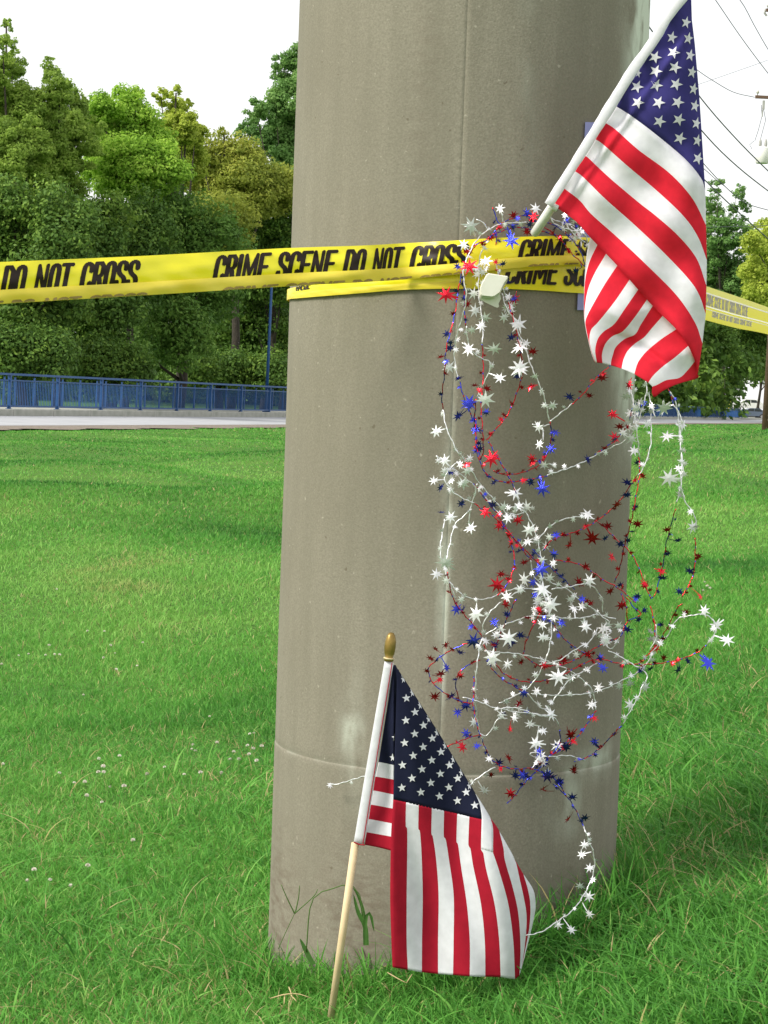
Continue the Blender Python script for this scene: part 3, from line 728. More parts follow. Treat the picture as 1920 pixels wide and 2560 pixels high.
for k in range(9):
    t_ = k / 8; l = E[k]; yr = 475 + (-12 - 475) * t_; rgt = np.array([right_edge(yr), yr])
    s = np.linspace(0, 1, 40)[:, None]; bow = B0 - (B0[0] * (1 - s) + B0[-1] * s)
    can.append(l * (1 - s) + rgt * s + bow * (1 - t_) ** 1.2)
cloth('canton', [list(map(tuple, c)) for c in can[::-1]], zA, [m_ub], [0], UF, 46, 3)
cloth('stripes', [b0_, b1_, b2_, b3_, b4_, b5_, b6_], zA, [m_uw, m_ur], [0, 1, 0, 1, 0, 1], UF, 70, 4)
ust = [(1112, 150, .75), (1017, 250, .8), (1127, 257, .75), (903, 382, 1), (1027, 350, 1), (1140, 370, .75), (908, 475, 1), (1037, 450, 1), (1152, 482, .75), (783, 580, 1), (912, 570, 1), (1045, 563, 1.05),
       (1163, 595, .75), (788, 685, 1), (927, 685, 1.05), (1055, 683, 1.05), (1172, 708, .75), (933, 812, 1.05), (1063, 800, 1.05), (1182, 825, .75), (1070, 925, 1), (1188, 940, .75), (1192, 1060, .85), (792, 490, .6)]
def sclip(x, y): return (min(x, right_edge(y) - 1.2), y)
stars('printed_stars', [star_poly(x / 2.676 + 1300, y / 2.676, 17.5 if s > .7 else 13, R(22 if s > .8 else 12), sx=(s if s < .9 else 1.0), sy=.95, skew=-.06) for x, y, s in ust], zA, m_uw, UF, sclip)
# back of the fly end, folded round behind
Bz = lambda p: Z(p, 2.676, 1300, 500)
cc = [Bz([(468, 262), (452, 330), (440, 420), (434, 500), (430, 600), (428, 760), (440, 850), (462, 960), (480, 1030), (500, 1084)]),   # free left edge
      Bz([(515, 305), (470, 400), (442, 500), (432, 600), (429, 760), (440, 850), (463, 960), (481, 1030), (501, 1085)]),
      Bz([(570, 370), (500, 490), (455, 600), (434, 720), (432, 800), (442, 870), (464, 965), (482, 1032), (502, 1085)]),
      Bz([(650, 440), (570, 560), (500, 680), (455, 765), (438, 815), (445, 875), (466, 970), (484, 1034), (503, 1086)]),
      Bz([(735, 530), (640, 670), (570, 760), (515, 825), (476, 868), (464, 930), (472, 985), (488, 1040), (505, 1086)]),
      Bz([(790, 600), (700, 730), (630, 830), (560, 880), (520, 930), (503, 1000), (508, 1050), (515, 1088)]),
      Bz([(850, 665), (770, 780), (690, 876), (620, 910), (572, 960), (550, 1020), (548, 1060), (552, 1092)]),
      Bz([(885, 712), (810, 830), (770, 898), (700, 930), (640, 985), (620, 1040), (610, 1075), (608, 1106)]),
      Bz([(950, 780), (880, 860), (830, 918), (770, 960), (720, 1010), (695, 1060), (685, 1100), (680, 1128)]),
      Bz([(1040, 868), (940, 935), (850, 1010), (800, 1070), (780, 1110), (765, 1165)]),
      Bz([(1130, 972), (1040, 1050), (960, 1110), (905, 1160), (875, 1195), (858, 1222)]),
      Bz([(1176, 1070), (1120, 1140), (1065, 1190), (980, 1205), (920, 1235), (885, 1248)]),
      Bz([(1188, 1110), (1188, 1160), (1186, 1192), (1060, 1230), (960, 1275), (900, 1318), (882, 1290)])]
# tuck the upper ends under the front layer
def tuck(c):
    (x0, y0), (x1, y1) = c[0], c[1]; d = math.hypot(x0 - x1, y0 - y1)
    return [(x0 + (x0 - x1) / d * 26, y0 + (y0 - y1) / d * 26)] + c
cc = [tuck(c) if k < 11 else c for k, c in enumerate(cc)]
def zB(px, py, i, t):
    z = 3.525 + .016 * math.sin(i * .9 + 1.5 * t) * (.3 + t) - .018 * t ** 2
    z += .008 * math.exp(-((t - .62) / .06) ** 2)
    if i > 10.9: z -= .016 * (i - 10.9)
    if i < 3: z += .006 * (3 - i)
    return max(z, zA(px, py) + .006)
cloth('fly_end', cc, zB, [m_uw, m_ur], [0, 1, 0, 1, 0, 1, 0, 1, 0, 1, 0, 1], UF, 60, 4)
# sleeve and pole
lft = spline([(1650, -52), (1685, 0), (1614, 112), (1547, 209), (1442, 385), (1388, 470), (1353, 520)], 40)
lft = spline([(1716, -50), (1685, 0), (1614, 112), (1547, 209), (1442, 385), (1390, 470), (1360, 520)], 40)
rgt = spline([(1752, -50), (1728, -12), (1700, 22), (1680, 46), (1664, 76), (1645, 108), (1600, 170), (1541, 266), (1461, 389), (1398, 484), (1385, 505)], 40)
pv, rv = [], []
for a, b in zip(lft, rgt):
    m2 = (a + b) / 2; pv.append(at(m2[0] - 1, m2[1], 3.497)); rv.append(max(.006, np.linalg.norm(a - b) / 2 * .80 * 3.5 / F))
rv = [r * (1 + .05 * math.sin(i * .9) + .03 * math.sin(i * 2.3)) for i, r in enumerate(rv)]
m_ = MB(); m_.tube(pv, rv, 14, flat=.42); m_.build('sleeve', m_uw, UF, True)
m_ = MB(); p0_, p1_ = at(1336, 584, 3.60), at(1388, 505, 3.52)
m_.tube([p0_, p0_.lerp(p1_, .02), p1_], [.0065, .0078, .0078], 12); m_.tube([at(1375, 513, 3.508), at(1394, 522, 3.508)], .0062, 8)
m_.tube([p0_ + Vector((.006, -.006, 0)), p1_ + Vector((.006, -.006, 0))], .002, 6)
m_.build('pole', m_plastic, UF, True)

# ---- lower flag
gs = at(825, 2540, 3.50)
LF = thing('stick_flag', 'small dark-navy American flag on a gold-tipped wooden stick planted in the grass', 'flag', (gs.x, gs.y, gz(gs.x, gs.y)))
Lz = lambda p: Z(p, 2.2113, 780, 1560)
def zL(px, py, *a):
    z = 3.445 + .010 * math.sin(px * .022 + py * .004) + .006 * math.sin(px * .05 - py * .012 + 1)
    z -= .010 * math.exp(-((px - 985) / 18) ** 2) * .4
    e = float(np.interp(py, [1670, 1990, 2150, 2232, 2270, 2310, 2450], [992, 1194, 1300, 1334, 1338, 1330, 1293])) - px
    return z + .022 * math.exp(-max(e, 0) / 18)
def zL2(px, py, *a):
    e = px - 984
    return 3.465 + .006 * math.sin(py * .02) - .016 * math.exp(-abs(e) / 10)
# behind: hoist side strip
hl = [Lz([(463, 228), (470, 250)]), Lz([(440, 400), (463, 405)]), Lz([(383, 765), (455, 780)]), Lz([(365, 845), (452, 860)]), Lz([(350, 922), (448, 942)]), Lz([(338, 1000), (445, 1020)]),
      Lz([(325, 1080), (441, 1102)]), Lz([(310, 1152), (438, 1175)]), Lz([(297, 1222), (370, 1236), (437, 1253)])]
hl = [[(c[0][0] - 7, c[0][1])] + list(c) + [(c[-1][0] + 5, c[-1][1] + 1)] for c in hl]
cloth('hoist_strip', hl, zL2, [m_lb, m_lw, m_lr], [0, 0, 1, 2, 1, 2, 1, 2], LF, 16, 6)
# front canton: rows from the tip down to its lower edge
rows = []
for t_ in np.linspace(0, 1, 12):
    lx = np.interp(t_, [0, .1, 1], [466, 470, 449]); ly = 240 + t_ * (970 - 240)
    ry = 240 + t_ * (1080 - 240); rx = np.interp(ry, [240, 380, 600, 930, 1000, 1080], [468, 560, 700, 900, 930, 938])
    rows.append(Lz([(lx, ly), ((lx + rx) / 2, (ly + ry) / 2 + 2 * t_), (rx, ry)]))
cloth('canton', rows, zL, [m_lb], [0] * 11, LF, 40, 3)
ev = [[(449, 970), (440, 1110), (435, 1250), (432, 1500), (437, 1700), (445, 1898)],
      [(520, 985), (518, 1112), (526, 1135), (526, 1280), (523, 1500), (523, 1750), (530, 1912)],
      [(590, 998), (588, 1128), (597, 1150), (606, 1280), (612, 1500), (608, 1750), (607, 1925)],
      [(662, 1015), (660, 1156), (668, 1178), (686, 1300), (700, 1500), (697, 1750), (697, 1935)],
      [(730, 1032), (728, 1172), (740, 1195), (758, 1310), (783, 1500), (783, 1750), (780, 1940)],
      [(803, 1048), (799, 1200), (808, 1222), (824, 1340), (856, 1550), (872, 1750), (872, 1948)],
      [(870, 1065), (865, 1217), (876, 1240), (892, 1340), (935, 1550), (955, 1750), (958, 1950)],
      [(938, 1080), (935, 1243), (946, 1262), (964, 1360), (1010, 1550), (1035, 1750), (1043, 1952)],
      [(985, 1072), (1000, 1130), (1001, 1262), (1008, 1285), (1036, 1370), (1085, 1550), (1112, 1750), (1122, 1965)],
      [(1035, 1145), (1058, 1240), (1063, 1292), (1078, 1350), (1110, 1460), (1140, 1600), (1152, 1780), (1146, 1945)],
      [(1118, 1298), (1130, 1330), (1150, 1420), (1172, 1520), (1186, 1620), (1178, 1760), (1158, 1905)],
      [(1168, 1382), (1196, 1480), (1207, 1570), (1200, 1680), (1178, 1800), (1160, 1895)],
      [(1180, 1400), (1225, 1475), (1236, 1560), (1222, 1650), (1195, 1760), (1162, 1890)]]
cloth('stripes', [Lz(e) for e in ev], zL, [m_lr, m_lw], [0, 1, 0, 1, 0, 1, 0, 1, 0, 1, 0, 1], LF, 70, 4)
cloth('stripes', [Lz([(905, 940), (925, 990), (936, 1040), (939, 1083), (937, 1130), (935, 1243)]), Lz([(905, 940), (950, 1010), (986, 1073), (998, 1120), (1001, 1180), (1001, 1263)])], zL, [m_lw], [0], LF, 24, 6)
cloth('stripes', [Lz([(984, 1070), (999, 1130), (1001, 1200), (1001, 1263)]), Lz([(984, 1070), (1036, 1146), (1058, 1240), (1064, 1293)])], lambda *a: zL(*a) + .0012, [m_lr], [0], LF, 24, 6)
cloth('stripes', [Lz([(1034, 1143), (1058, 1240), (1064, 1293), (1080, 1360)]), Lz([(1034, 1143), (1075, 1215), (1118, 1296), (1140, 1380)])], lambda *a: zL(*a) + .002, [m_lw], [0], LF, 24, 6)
ls_ = [(522, 410), (570, 487), (519, 533), (617, 560), (568, 607), (665, 632), (512, 657), (615, 680), (713, 707), (560, 728), (662, 753), (760, 780), (500, 780), (608, 803), (710, 828), (805, 853), (553, 853), (657, 878),
       (757, 903), (852, 930), (497, 905), (602, 930), (705, 952), (804, 977), (900, 1002), (505, 305), (555, 380), (598, 450), (645, 525), (690, 600), (735, 672), (780, 748), (825, 822), (870, 895)]
def lclip(x, y):
    zx, zy = (x - 780) * 2.2113, (y - 1560) * 2.2113
    rx = np.interp(zy, [240, 380, 600, 930, 1000, 1080], [468, 560, 700, 900, 930, 938]) - 1.5
    return (min(zx, rx) / 2.2113 + 780, y)
stars('printed_stars', [star_poly(x / 2.2113 + 780, y / 2.2113 + 1560, 11.2, R(-6), inner=.42, sx=(.55 if k > 24 else 1)) for k, (x, y) in enumerate(ls_)], zL, m_lw, LF, lclip)
stars('hoist_stars', [star_poly(x / 2.2113 + 780, y / 2.2113 + 1560, 10.5, R(-4), inner=.42, sx=.8) for x, y in ((446, 738), (458, 628))], zL2, m_lw, LF, lambda x, y: (min(x, 984.5 + (1890 - y) * .02), y))
a_ = spline(Lz([(400, 206), (315, 700), (230, 1204)]), 30); b_ = spline(Lz([(452, 216), (372, 715), (292, 1220)]), 30)
m_ = MB(); m_.tube([at(*((p + q) / 2), 3.453) for p, q in zip(a_, b_)], [max(.004, np.linalg.norm(p - q) / 2 * 3.5 / F * .98) for p, q in zip(a_, b_)], 14, flat=.45)
m_.build('sleeve', m_lw, LF, True)
m_ = MB(); m_.tube([at(p[0] * .17 + q[0] * .83 , p[1] * .17 + q[1] * .83, 3.4475) for p, q in zip(a_, b_)], .0008, 5)
m_.tube([at(p[0], p[1] + 1, 3.446) for p in spline(Lz([(232, 1203), (260, 1216), (292, 1220)]), 6)], .0011, 5); m_.build('red_stitching', m_lr, LF)
m_wood = mat('pine_dowel', (.62, .47, .28), .6, noise=(30, (.70, .55, .34), .3, .7)); m_gold = mat('gold_paint', (.30, .20, .05), .35, .55, noise=(60, (.20, .13, .035), .3, .7))
m_ = MB(); pa, pb = at(888, 2108, 3.455), at(823, 2548, 3.50); pb.z = min(pb.z, gz(pb.x, pb.y) - .02); m_.tube([pa, pb], [.0063, .0060], 12); m_.build('stick', m_wood, LF, True)
fx = [(424, 206), (425, 197), (425.5, 190), (426, 183), (428, 160), (431, 130), (435, 95), (437, 65), (438, 50), (438, 46)]; fr = [24, 28, 27, 21, 29, 32, 31, 24, 15, 2]
m_ = MB(); m_.tube([at(*Lz([p])[0], 3.453) for p in fx], [r / 2.2113 * 3.45 / F for r in fr], 18); m_.build('finial', m_gold, LF, True)
m_ = MB(); q = Lz([(424, 194)])[0]; q2 = Lz([(425, 186)])[0]; m_.tube([at(q[0], q[1], 3.453), at(q2[0], q2[1], 3.453)], .0088, 16); m_.build('finial_collar', mat('cream_bead', (.55, .45, .25), .4), LF, True)

# ------------------------------------------------------------------ tape
m_tape = mat('yellow_tape', (.92, .80, .015), .28, spec=.5, trans=.12, noise=(14, (.94, .83, .03), .3, .7), bump=(25, .25, .004))
m_tin = mat('tape_underside', (.84, .68, .05), .4, spec=.4, trans=.2, noise=(14, (.86, .72, .10), .3, .7), bump=(25, .3, .004))
m_ink = mat('tape_ink', (.012, .006, .004), .45, spec=.25, noise=(50, (.022, .012, .007), .3, .7)); m_ink2 = mat('tape_ink_showthrough', (.24, .17, .03), .5)
GL = {'C': [[(1, .72), (.95, .92), (.55, 1), (.18, .93), (.08, .7), (.08, .3), (.18, .07), (.55, 0), (.95, .08), (1, .28)]],
 'R': [[(.1, 0), (.1, 1), (.7, 1), (.98, .88), (.98, .62), (.7, .5), (.1, .5)], [(.62, .5), (1, 0)]],
 'I': [[(.5, 0), (.5, 1)]], 'M': [[(.05, 0), (.05, 1), (.5, .25), (.95, 1), (.95, 0)]],
 'E': [[(1, 1), (.1, 1), (.1, 0), (1, 0)], [(.1, .52), (.85, .52)]],
 'S': [[(.97, .74), (.92, .93), (.5, 1), (.12, .93), (.08, .7), (.3, .56), (.8, .42), (.98, .26), (.9, .07), (.5, 0), (.08, .08), (.03, .27)]],
 'N': [[(.08, 0), (.08, 1), (.92, 0), (.92, 1)]], 'D': [[(.1, 0), (.1, 1), (.6, 1), (.95, .85), (.98, .5), (.95, .15), (.6, 0), (.1, 0)]],
 'O': [[(.5, 0), (.15, .07), (.06, .3), (.06, .7), (.15, .93), (.5, 1), (.85, .93), (.94, .7), (.94, .3), (.85, .07), (.5, 0)]],
 'T': [[(0, 1), (1, 1)], [(.5, 1), (.5, 0)]]}
LH, LW, LG, TH = .050, .0160, .0035, .0098
def phrase_runs(text, s0, tlo, thi, rows=44, slant=.20):
    """filled runs (s_a, s_b, t_a, t_b) of the bold slanted capitals, clipped to tlo..thi of the letter height"""
    runs = []; s = s0
    for ch in text:
        if ch == ' ': s += .017; continue
        wch = .006 if ch == 'I' else (LW * 1.55 if ch == 'M' else LW * (1.2 if ch == 'N' else 1))
        segs = []
        for pl in GL[ch]:
            if ch in 'COS': pl = [tuple(q) for q in spline(pl, 26)]
            for (x0, y0), (x1, y1) in zip(pl, pl[1:]): segs.append((x0 * wch, y0 * LH, x1 * wch, y1 * LH))
        S_ = np.array(segs); xs = np.arange(-TH, wch + TH, .0004)
        for rI in range(rows):
            ta, tb = -TH / 2 + (LH + TH) * rI / rows, -TH / 2 + (LH + TH) * (rI + 1) / rows
            tm = (ta + tb) / 2
            if tm < tlo * LH or tm > thi * LH: continue
            ax, ay, bx, by = S_.T; dx, dy = bx - ax, by - ay; LL = dx * dx + dy * dy + 1e-12
            u = np.clip(((xs[:, None] - ax) * dx + (tm - ay) * dy) / LL, 0, 1)
            # heavier vertical strokes
            ddx = (xs[:, None] - ax - u * dx) * (1.35 if ch in 'MN' else 1.0); ddy = (tm - ay - u * dy) * 1.35
            ins = (np.hypot(ddx, ddy).min(1) < TH / 2)
            k = 0
            while k < len(xs):
                if ins[k]:
                    j = k
                    while j + 1 < len(xs) and ins[j + 1]: j += 1
                    runs.append((s + xs[k] + slant * tm, s + xs[j] + .0004 + slant * tm, ta, tb)); k = j + 1
                else: k += 1
        s += wch + LG + TH * .35
    return runs, s
class Ribbon:
    """ribbon through stations (px, top, bottom, depth or None = on the pillar face + off)"""
    def __init__(s, st, off=.004, n=160):
        T, Bm = [], []
        S = spline([(p, (t + b) / 2, t, b, -1 if d is None else d) for p, t, b, d in st], n)
        for px, _, t, b, d in S:
            if d < 0 or d < 2.5:
                T.append(surf(px, t, off)); Bm.append(surf(px, b, off))
            else:
                T.append(at(px, t, d)); Bm.append(at(px, b, d))
        s.T, s.B = T, Bm
        s.L = np.r_[0, np.cumsum([((T[k + 1] + Bm[k + 1]) / 2 - (T[k] + Bm[k]) / 2).length for k in range(n - 1)])]
        s.px = S[:, 0]
    crk = 1.0
    def p(s, q, f, o=0.):
        """point at length q, fraction f from the top; o metres toward the camera"""
        q = min(max(q, 0), s.L[-1]); k = min(int(np.searchsorted(s.L, q, 'right')) - 1, len(s.L) - 2); k = max(k, 0)
        u = (q - s.L[k]) / max(s.L[k + 1] - s.L[k], 1e-9)
        a = s.T[k].lerp(s.T[k + 1], u); b = s.B[k].lerp(s.B[k + 1], u); v = a.lerp(b, f)
        o += s.crk * (.0009 * math.sin(41 * q + 5 * f) + .0007 * math.sin(97 * q - 11 * f + 2 * math.sin(13 * q)) + .0005 * math.sin(23 * q + 17 * f))
        return v + (C0 - v).normalized() * o
    def sheet(s, name, f0, f1, m, parent, o=0., nf=6, belly=.0, q0=0., q1=None):
        q1 = s.L[-1] if q1 is None else q1; qs = np.linspace(q0, q1, 150); V, fs = [], []
        for q in qs:
            for k in range(nf + 1):
                f = f0 + (f1 - f0) * k / nf; V.append(s.p(q, f, o + belly * math.sin(math.pi * k / nf)))
        for i in range(len(qs) - 1):
            for k in range(nf): fs.append((i * (nf + 1) + k, i * (nf + 1) + k + 1, (i + 1) * (nf + 1) + k + 1, (i + 1) * (nf + 1) + k))
        ob = mesh(name, V, fs, m, parent, smooth=True)
        return ob
    def text(s, name, runs, fmap, m, parent, o=.0012, q0=0, belly=0, fr=(0, 1)):
        V, fs = [], []
        for a, b, ta, tb in runs:
            if a + q0 < 0 or b + q0 > s.L[-1]: continue
            n = max(1, int((b - a) / .006))
            for k in range(n):
                x0 = a + (b - a) * k / n; x1 = a + (b - a) * (k + 1) / n; i = len(V)
                for x, t in ((x0, ta), (x1, ta), (x1, tb), (x0, tb)):
                    f = fmap(t); g_ = (f - fr[0]) / (fr[1] - fr[0]); V.append(s.p(x + q0, f, o + belly * math.sin(math.pi * min(max(g_, 0), 1))))
                fs.append((i, i + 1, i + 2, i + 3))
        return mesh(name, V, fs, m, parent)
    def q_at(s, px): return float(np.interp(px, s.px, s.L))
PH = 'CRIME SCENE DO NOT CROSS'
def zs(px, py, off): return surf(px, py, off).y
S1 = [(-420, 676, 788, 3.22), (-150, 662, 771, 3.31), (0, 655, 760, 3.36), (350, 640, 739, 3.475), (700, 621, 717, 3.585), (900, 614, 706, 3.630), (1010, 608, 699, None), (1110, 603, 690, None),
      (1200, 597, 680, None), (1300, 592, 669, None), (1400, 590, 663, None), (1470, 594, 664, None), (1540, 603, 672, None), (1590, 614, 684, None)]
st1 = [(p, t, b, (d if d else zs(p, (t + b) / 2, .013))) for p, t, b, d in S1]
r1 = Ribbon(st1)
TP = thing('caution_tape', 'upper yellow tape reading CRIME SCENE DO NOT CROSS stretched from the left round the pillar', 'tape', tuple(r1.p(0, .5)), 'yellow tapes on the pillar')
r1.sheet('front_band', 0, .985, m_tape, TP, 0, 10, .0050)
r1.sheet('folded_hem', .665, 1.0, m_tin, TP, .0062, 6, .0022)
# phrase positions: starts at px
def fmap1(t): return .135 + (LH - t) / LH * .66
def put(r, pxs, tlo, thi, fmap, name, ink, o, belly, par, fr=(0, 1), mirror=False):
    allr = []
    ru, s_end = phrase_runs(PH, 0, tlo, thi)
    for px in pxs:
        q = r.q_at(px) if px > -400 else r.L[0]
        allr += [(a + q, b + q, ta, tb) for a, b, ta, tb in ru]
    return r.text(name, allr, fmap, ink, par, o, 0, belly, fr)
ru, PLEN = phrase_runs(PH, 0, .2, 2)
qA = r1.q_at(533); gap = r1.q_at(1296) - r1.q_at(533); sc_ = (r1.q_at(1165) - r1.q_at(533)) / PLEN
for k in (-1, 0, 1):
    q = qA + gap * (k if k >= 0 else k * 1.075); allr = [(a * sc_ + q, b * sc_ + q, ta, tb) for a, b, ta, tb in ru]
    r1.text('lettering', allr, fmap1, m_ink, TP, .0010, 0, .0050, (0, .985))
# shadow print peeping through along the folded lower edge
ru2, _ = phrase_runs(PH, 0, .88, 2)
for k in (-1, 0, 1):
    q = qA + gap * (k if k >= 0 else k * 1.075) + .012; allr = [(a * sc_ + q, b * sc_ + q, ta, tb) for a, b, ta, tb in ru2]
    r1.text('lettering', allr, lambda t: .90 + (LH - t + .003) / LH * .36 + .025, m_ink2, TP, .0088, 0, 0)
# second, lower turn round the pillar
S2 = [(729, 720, 747, None), (800, 706, 741, None), (900, 696, 733, None), (1000, 690, 725, None), (1100, 684, 722, None), (1180, 672, 722, None), (1260, 664, 722, None), (1350, 655, 726, None), (1420, 650, 731, None), (1500, 650, 736, None), (1580, 654, 740, None)]
r2 = Ribbon(S2, .0050)
for k in range(1, 9):        # carry the turn on round the back of the pillar
    q_ = Matrix.Rotation(-R(7) if AX.z > 0 else R(7), 3, AX)
    foot_ = lambda v: A0 + AX * (v - A0).dot(AX)
    r2.T.insert(0, foot_(r2.T[0]) + q_ @ (r2.T[0] - foot_(r2.T[0]))); r2.B.insert(0, foot_(r2.B[0]) + q_ @ (r2.B[0] - foot_(r2.B[0])))
    r2.px = np.r_[r2.px[0] - .5, r2.px]
r2.L = np.r_[0, np.cumsum([((r2.T[k + 1] + r2.B[k + 1]) / 2 - (r2.T[k] + r2.B[k]) / 2).length for k in range(len(r2.T) - 1)])]
r2.crk = .35
TP2 = thing('caution_tape', 'lower turn of yellow tape under the upper one, crossing beneath it on the pillar', 'tape', tuple(r2.p(0, .5)), 'yellow tapes on the pillar')
r2.sheet('front_band', 0, 1, m_tape, TP2, 0, 12, .0015)
m_ = r2.sheet('folded_hem', .45, 1.0, m_tin, TP2, .0008, 8, .0012, q0=0, q1=r2.q_at(1180))
ru3, pl3 = phrase_runs(PH, 0, -1, .62)
allr = [(a * sc_ + r2.q_at(1262), b * sc_ + r2.q_at(1262), ta, tb) for a, b, ta, tb in ru3]
r2.text('lettering', allr, lambda t: .74 - t / LH * .75, m_ink, TP2, .0030)
ru4, _ = phrase_runs('SCENE DO NOT', 0, .45, 2)
allr = [(a * .55 + r2.q_at(738), b * .55 + r2.q_at(738), ta, tb) for a, b, ta, tb in ru4 if a < .11]
r2.text('lettering', allr, lambda t: .02 + (LH - t) / LH * .6, m_ink, TP2, .0040)
# tape leaving to the right beyond the flag, several loose twisted layers seen edge-on
S3 = [(1600, 690, 760, 3.98), (1690, 700, 770, 4.3), (1767, 716, 800, 4.6), (1840, 746, 822, 5.4), (1920, 768, 838, 6.6), (2050, 812, 878, 9.0)]
S3 = [(1600, 668, 762, 3.98), (1690, 690, 780, 4.4), (1767, 716, 801, 4.9), (1840, 740, 820, 5.7), (1920, 768, 836, 6.8), (2060, 818, 876, 9.5)]
r3 = Ribbon(S3)
m_tap3 = mat('tape_far_run', (.86, .74, .02), .55, spec=.2, trans=.1, bump=(25, .4, .006)); m_tsh = mat('tape_seen_edge_on', (.80, .72, .10), .5, spec=.25, trans=.1, bump=(25, .4, .006)); m_glint = mat('tape_painted_glint', (.80, .79, .62), .15, trans=.3)
m_ink3 = mat('tape_ink_faded', (.085, .065, .015), .4)
TP3 = thing('caution_tape', 'loosely twisted yellow tape running off to the right from behind the upper flag', 'tape', tuple(r3.p(0, .5)), 'yellow tapes on the pillar')
r3.sheet('upper_layer', 0, .22, m_tsh, TP3, -.004, 4, .002)
r3.sheet('middle_layer', .2, .58, m_tap3, TP3, 0, 6, .006)
r3.sheet('lower_layer', .60, 1.0, m_tap3, TP3, .002, 6, .006)
for f0, f1 in ((.18, .225), (.565, .605), (.665, .69)): r3.sheet('crease_glint', f0, f1, m_glint, TP3, .005, 3, .004)  # pale strips: white highlights on the folds, painted as colour
ru5, pl5 = phrase_runs('CRIME SCENE DO NOT CROSS CRIME SCENE', 0, -1, 2)
def sq(q0, sp): return [(a * sp + q0, b * sp + q0, ta, tb) for a, b, ta, tb in ru5]
r3.text('lettering', sq(r3.q_at(1766), 1.5) , lambda t: .245 + (LH - t) / LH * .29, m_ink3, TP3, .0075)
r3.text('lettering', sq(r3.q_at(1780), 1.5), lambda t: .70 + (LH - t) / LH * .15, m_ink3, TP3, .0095)
# white plastic block hanging under the tape
Bx = lambda p: Z(p, 2.9625, 1000, 450)
m_blk = mat('white_foam_plastic', (.66, .66, .58), .6, noise=(40, (.72, .72, .65), .3, .7), bump=(120, .3, .001))
front = Bx([(655, 690), (640, 700), (600, 775), (592, 800), (597, 850), (606, 860), (680, 868), (700, 862), (738, 836), (746, 822), (770, 770), (802, 722), (798, 712)]); dep = [3.595] * 13
bk = MB(); nF = len(front)
vsf = [at(x, y, d) for (x, y), d in zip(front, dep)]
cav = sum((v for v in vsf), Vector()) / nF
vs2 = [cav + (v - cav) * .93 + Vector((0, -.004, 0)) for v in vsf]; vs3 = [v + Vector((0, .036, -.006)) for v in vsf]
bk.add(vs2 + vsf + vs3, [tuple(range(nF))] + [(k, (k + 1) % nF, nF + (k + 1) % nF, nF + k) for k in range(nF)] + [(nF + k, nF + (k + 1) % nF, 2 * nF + (k + 1) % nF, 2 * nF + k) for k in range(nF)] + [tuple(range(3 * nF - 1, 2 * nF - 1, -1))])
cup = thing('plastic_holder', 'small angular white plastic holder caught under the tape among the garland', 'holder', tuple(cav))
bk.build('body', m_blk, cup)
lf = Bx([(597, 858), (605, 885), (630, 905), (700, 938), (722, 946), (734, 938), (730, 915), (748, 880), (742, 846), (700, 868)])
m_ = MB(); v1 = [at(x, y, 3.615) for x, y in lf]; n_ = len(lf); m_.add(v1 + [v + Vector((0, .004, 0)) for v in v1], [tuple(range(n_)), tuple(range(2 * n_ - 1, n_ - 1, -1))] + [(k, (k + 1) % n_, n_ + (k + 1) % n_, n_ + k) for k in range(n_)])
m_.build('lip', m_blk, cup)

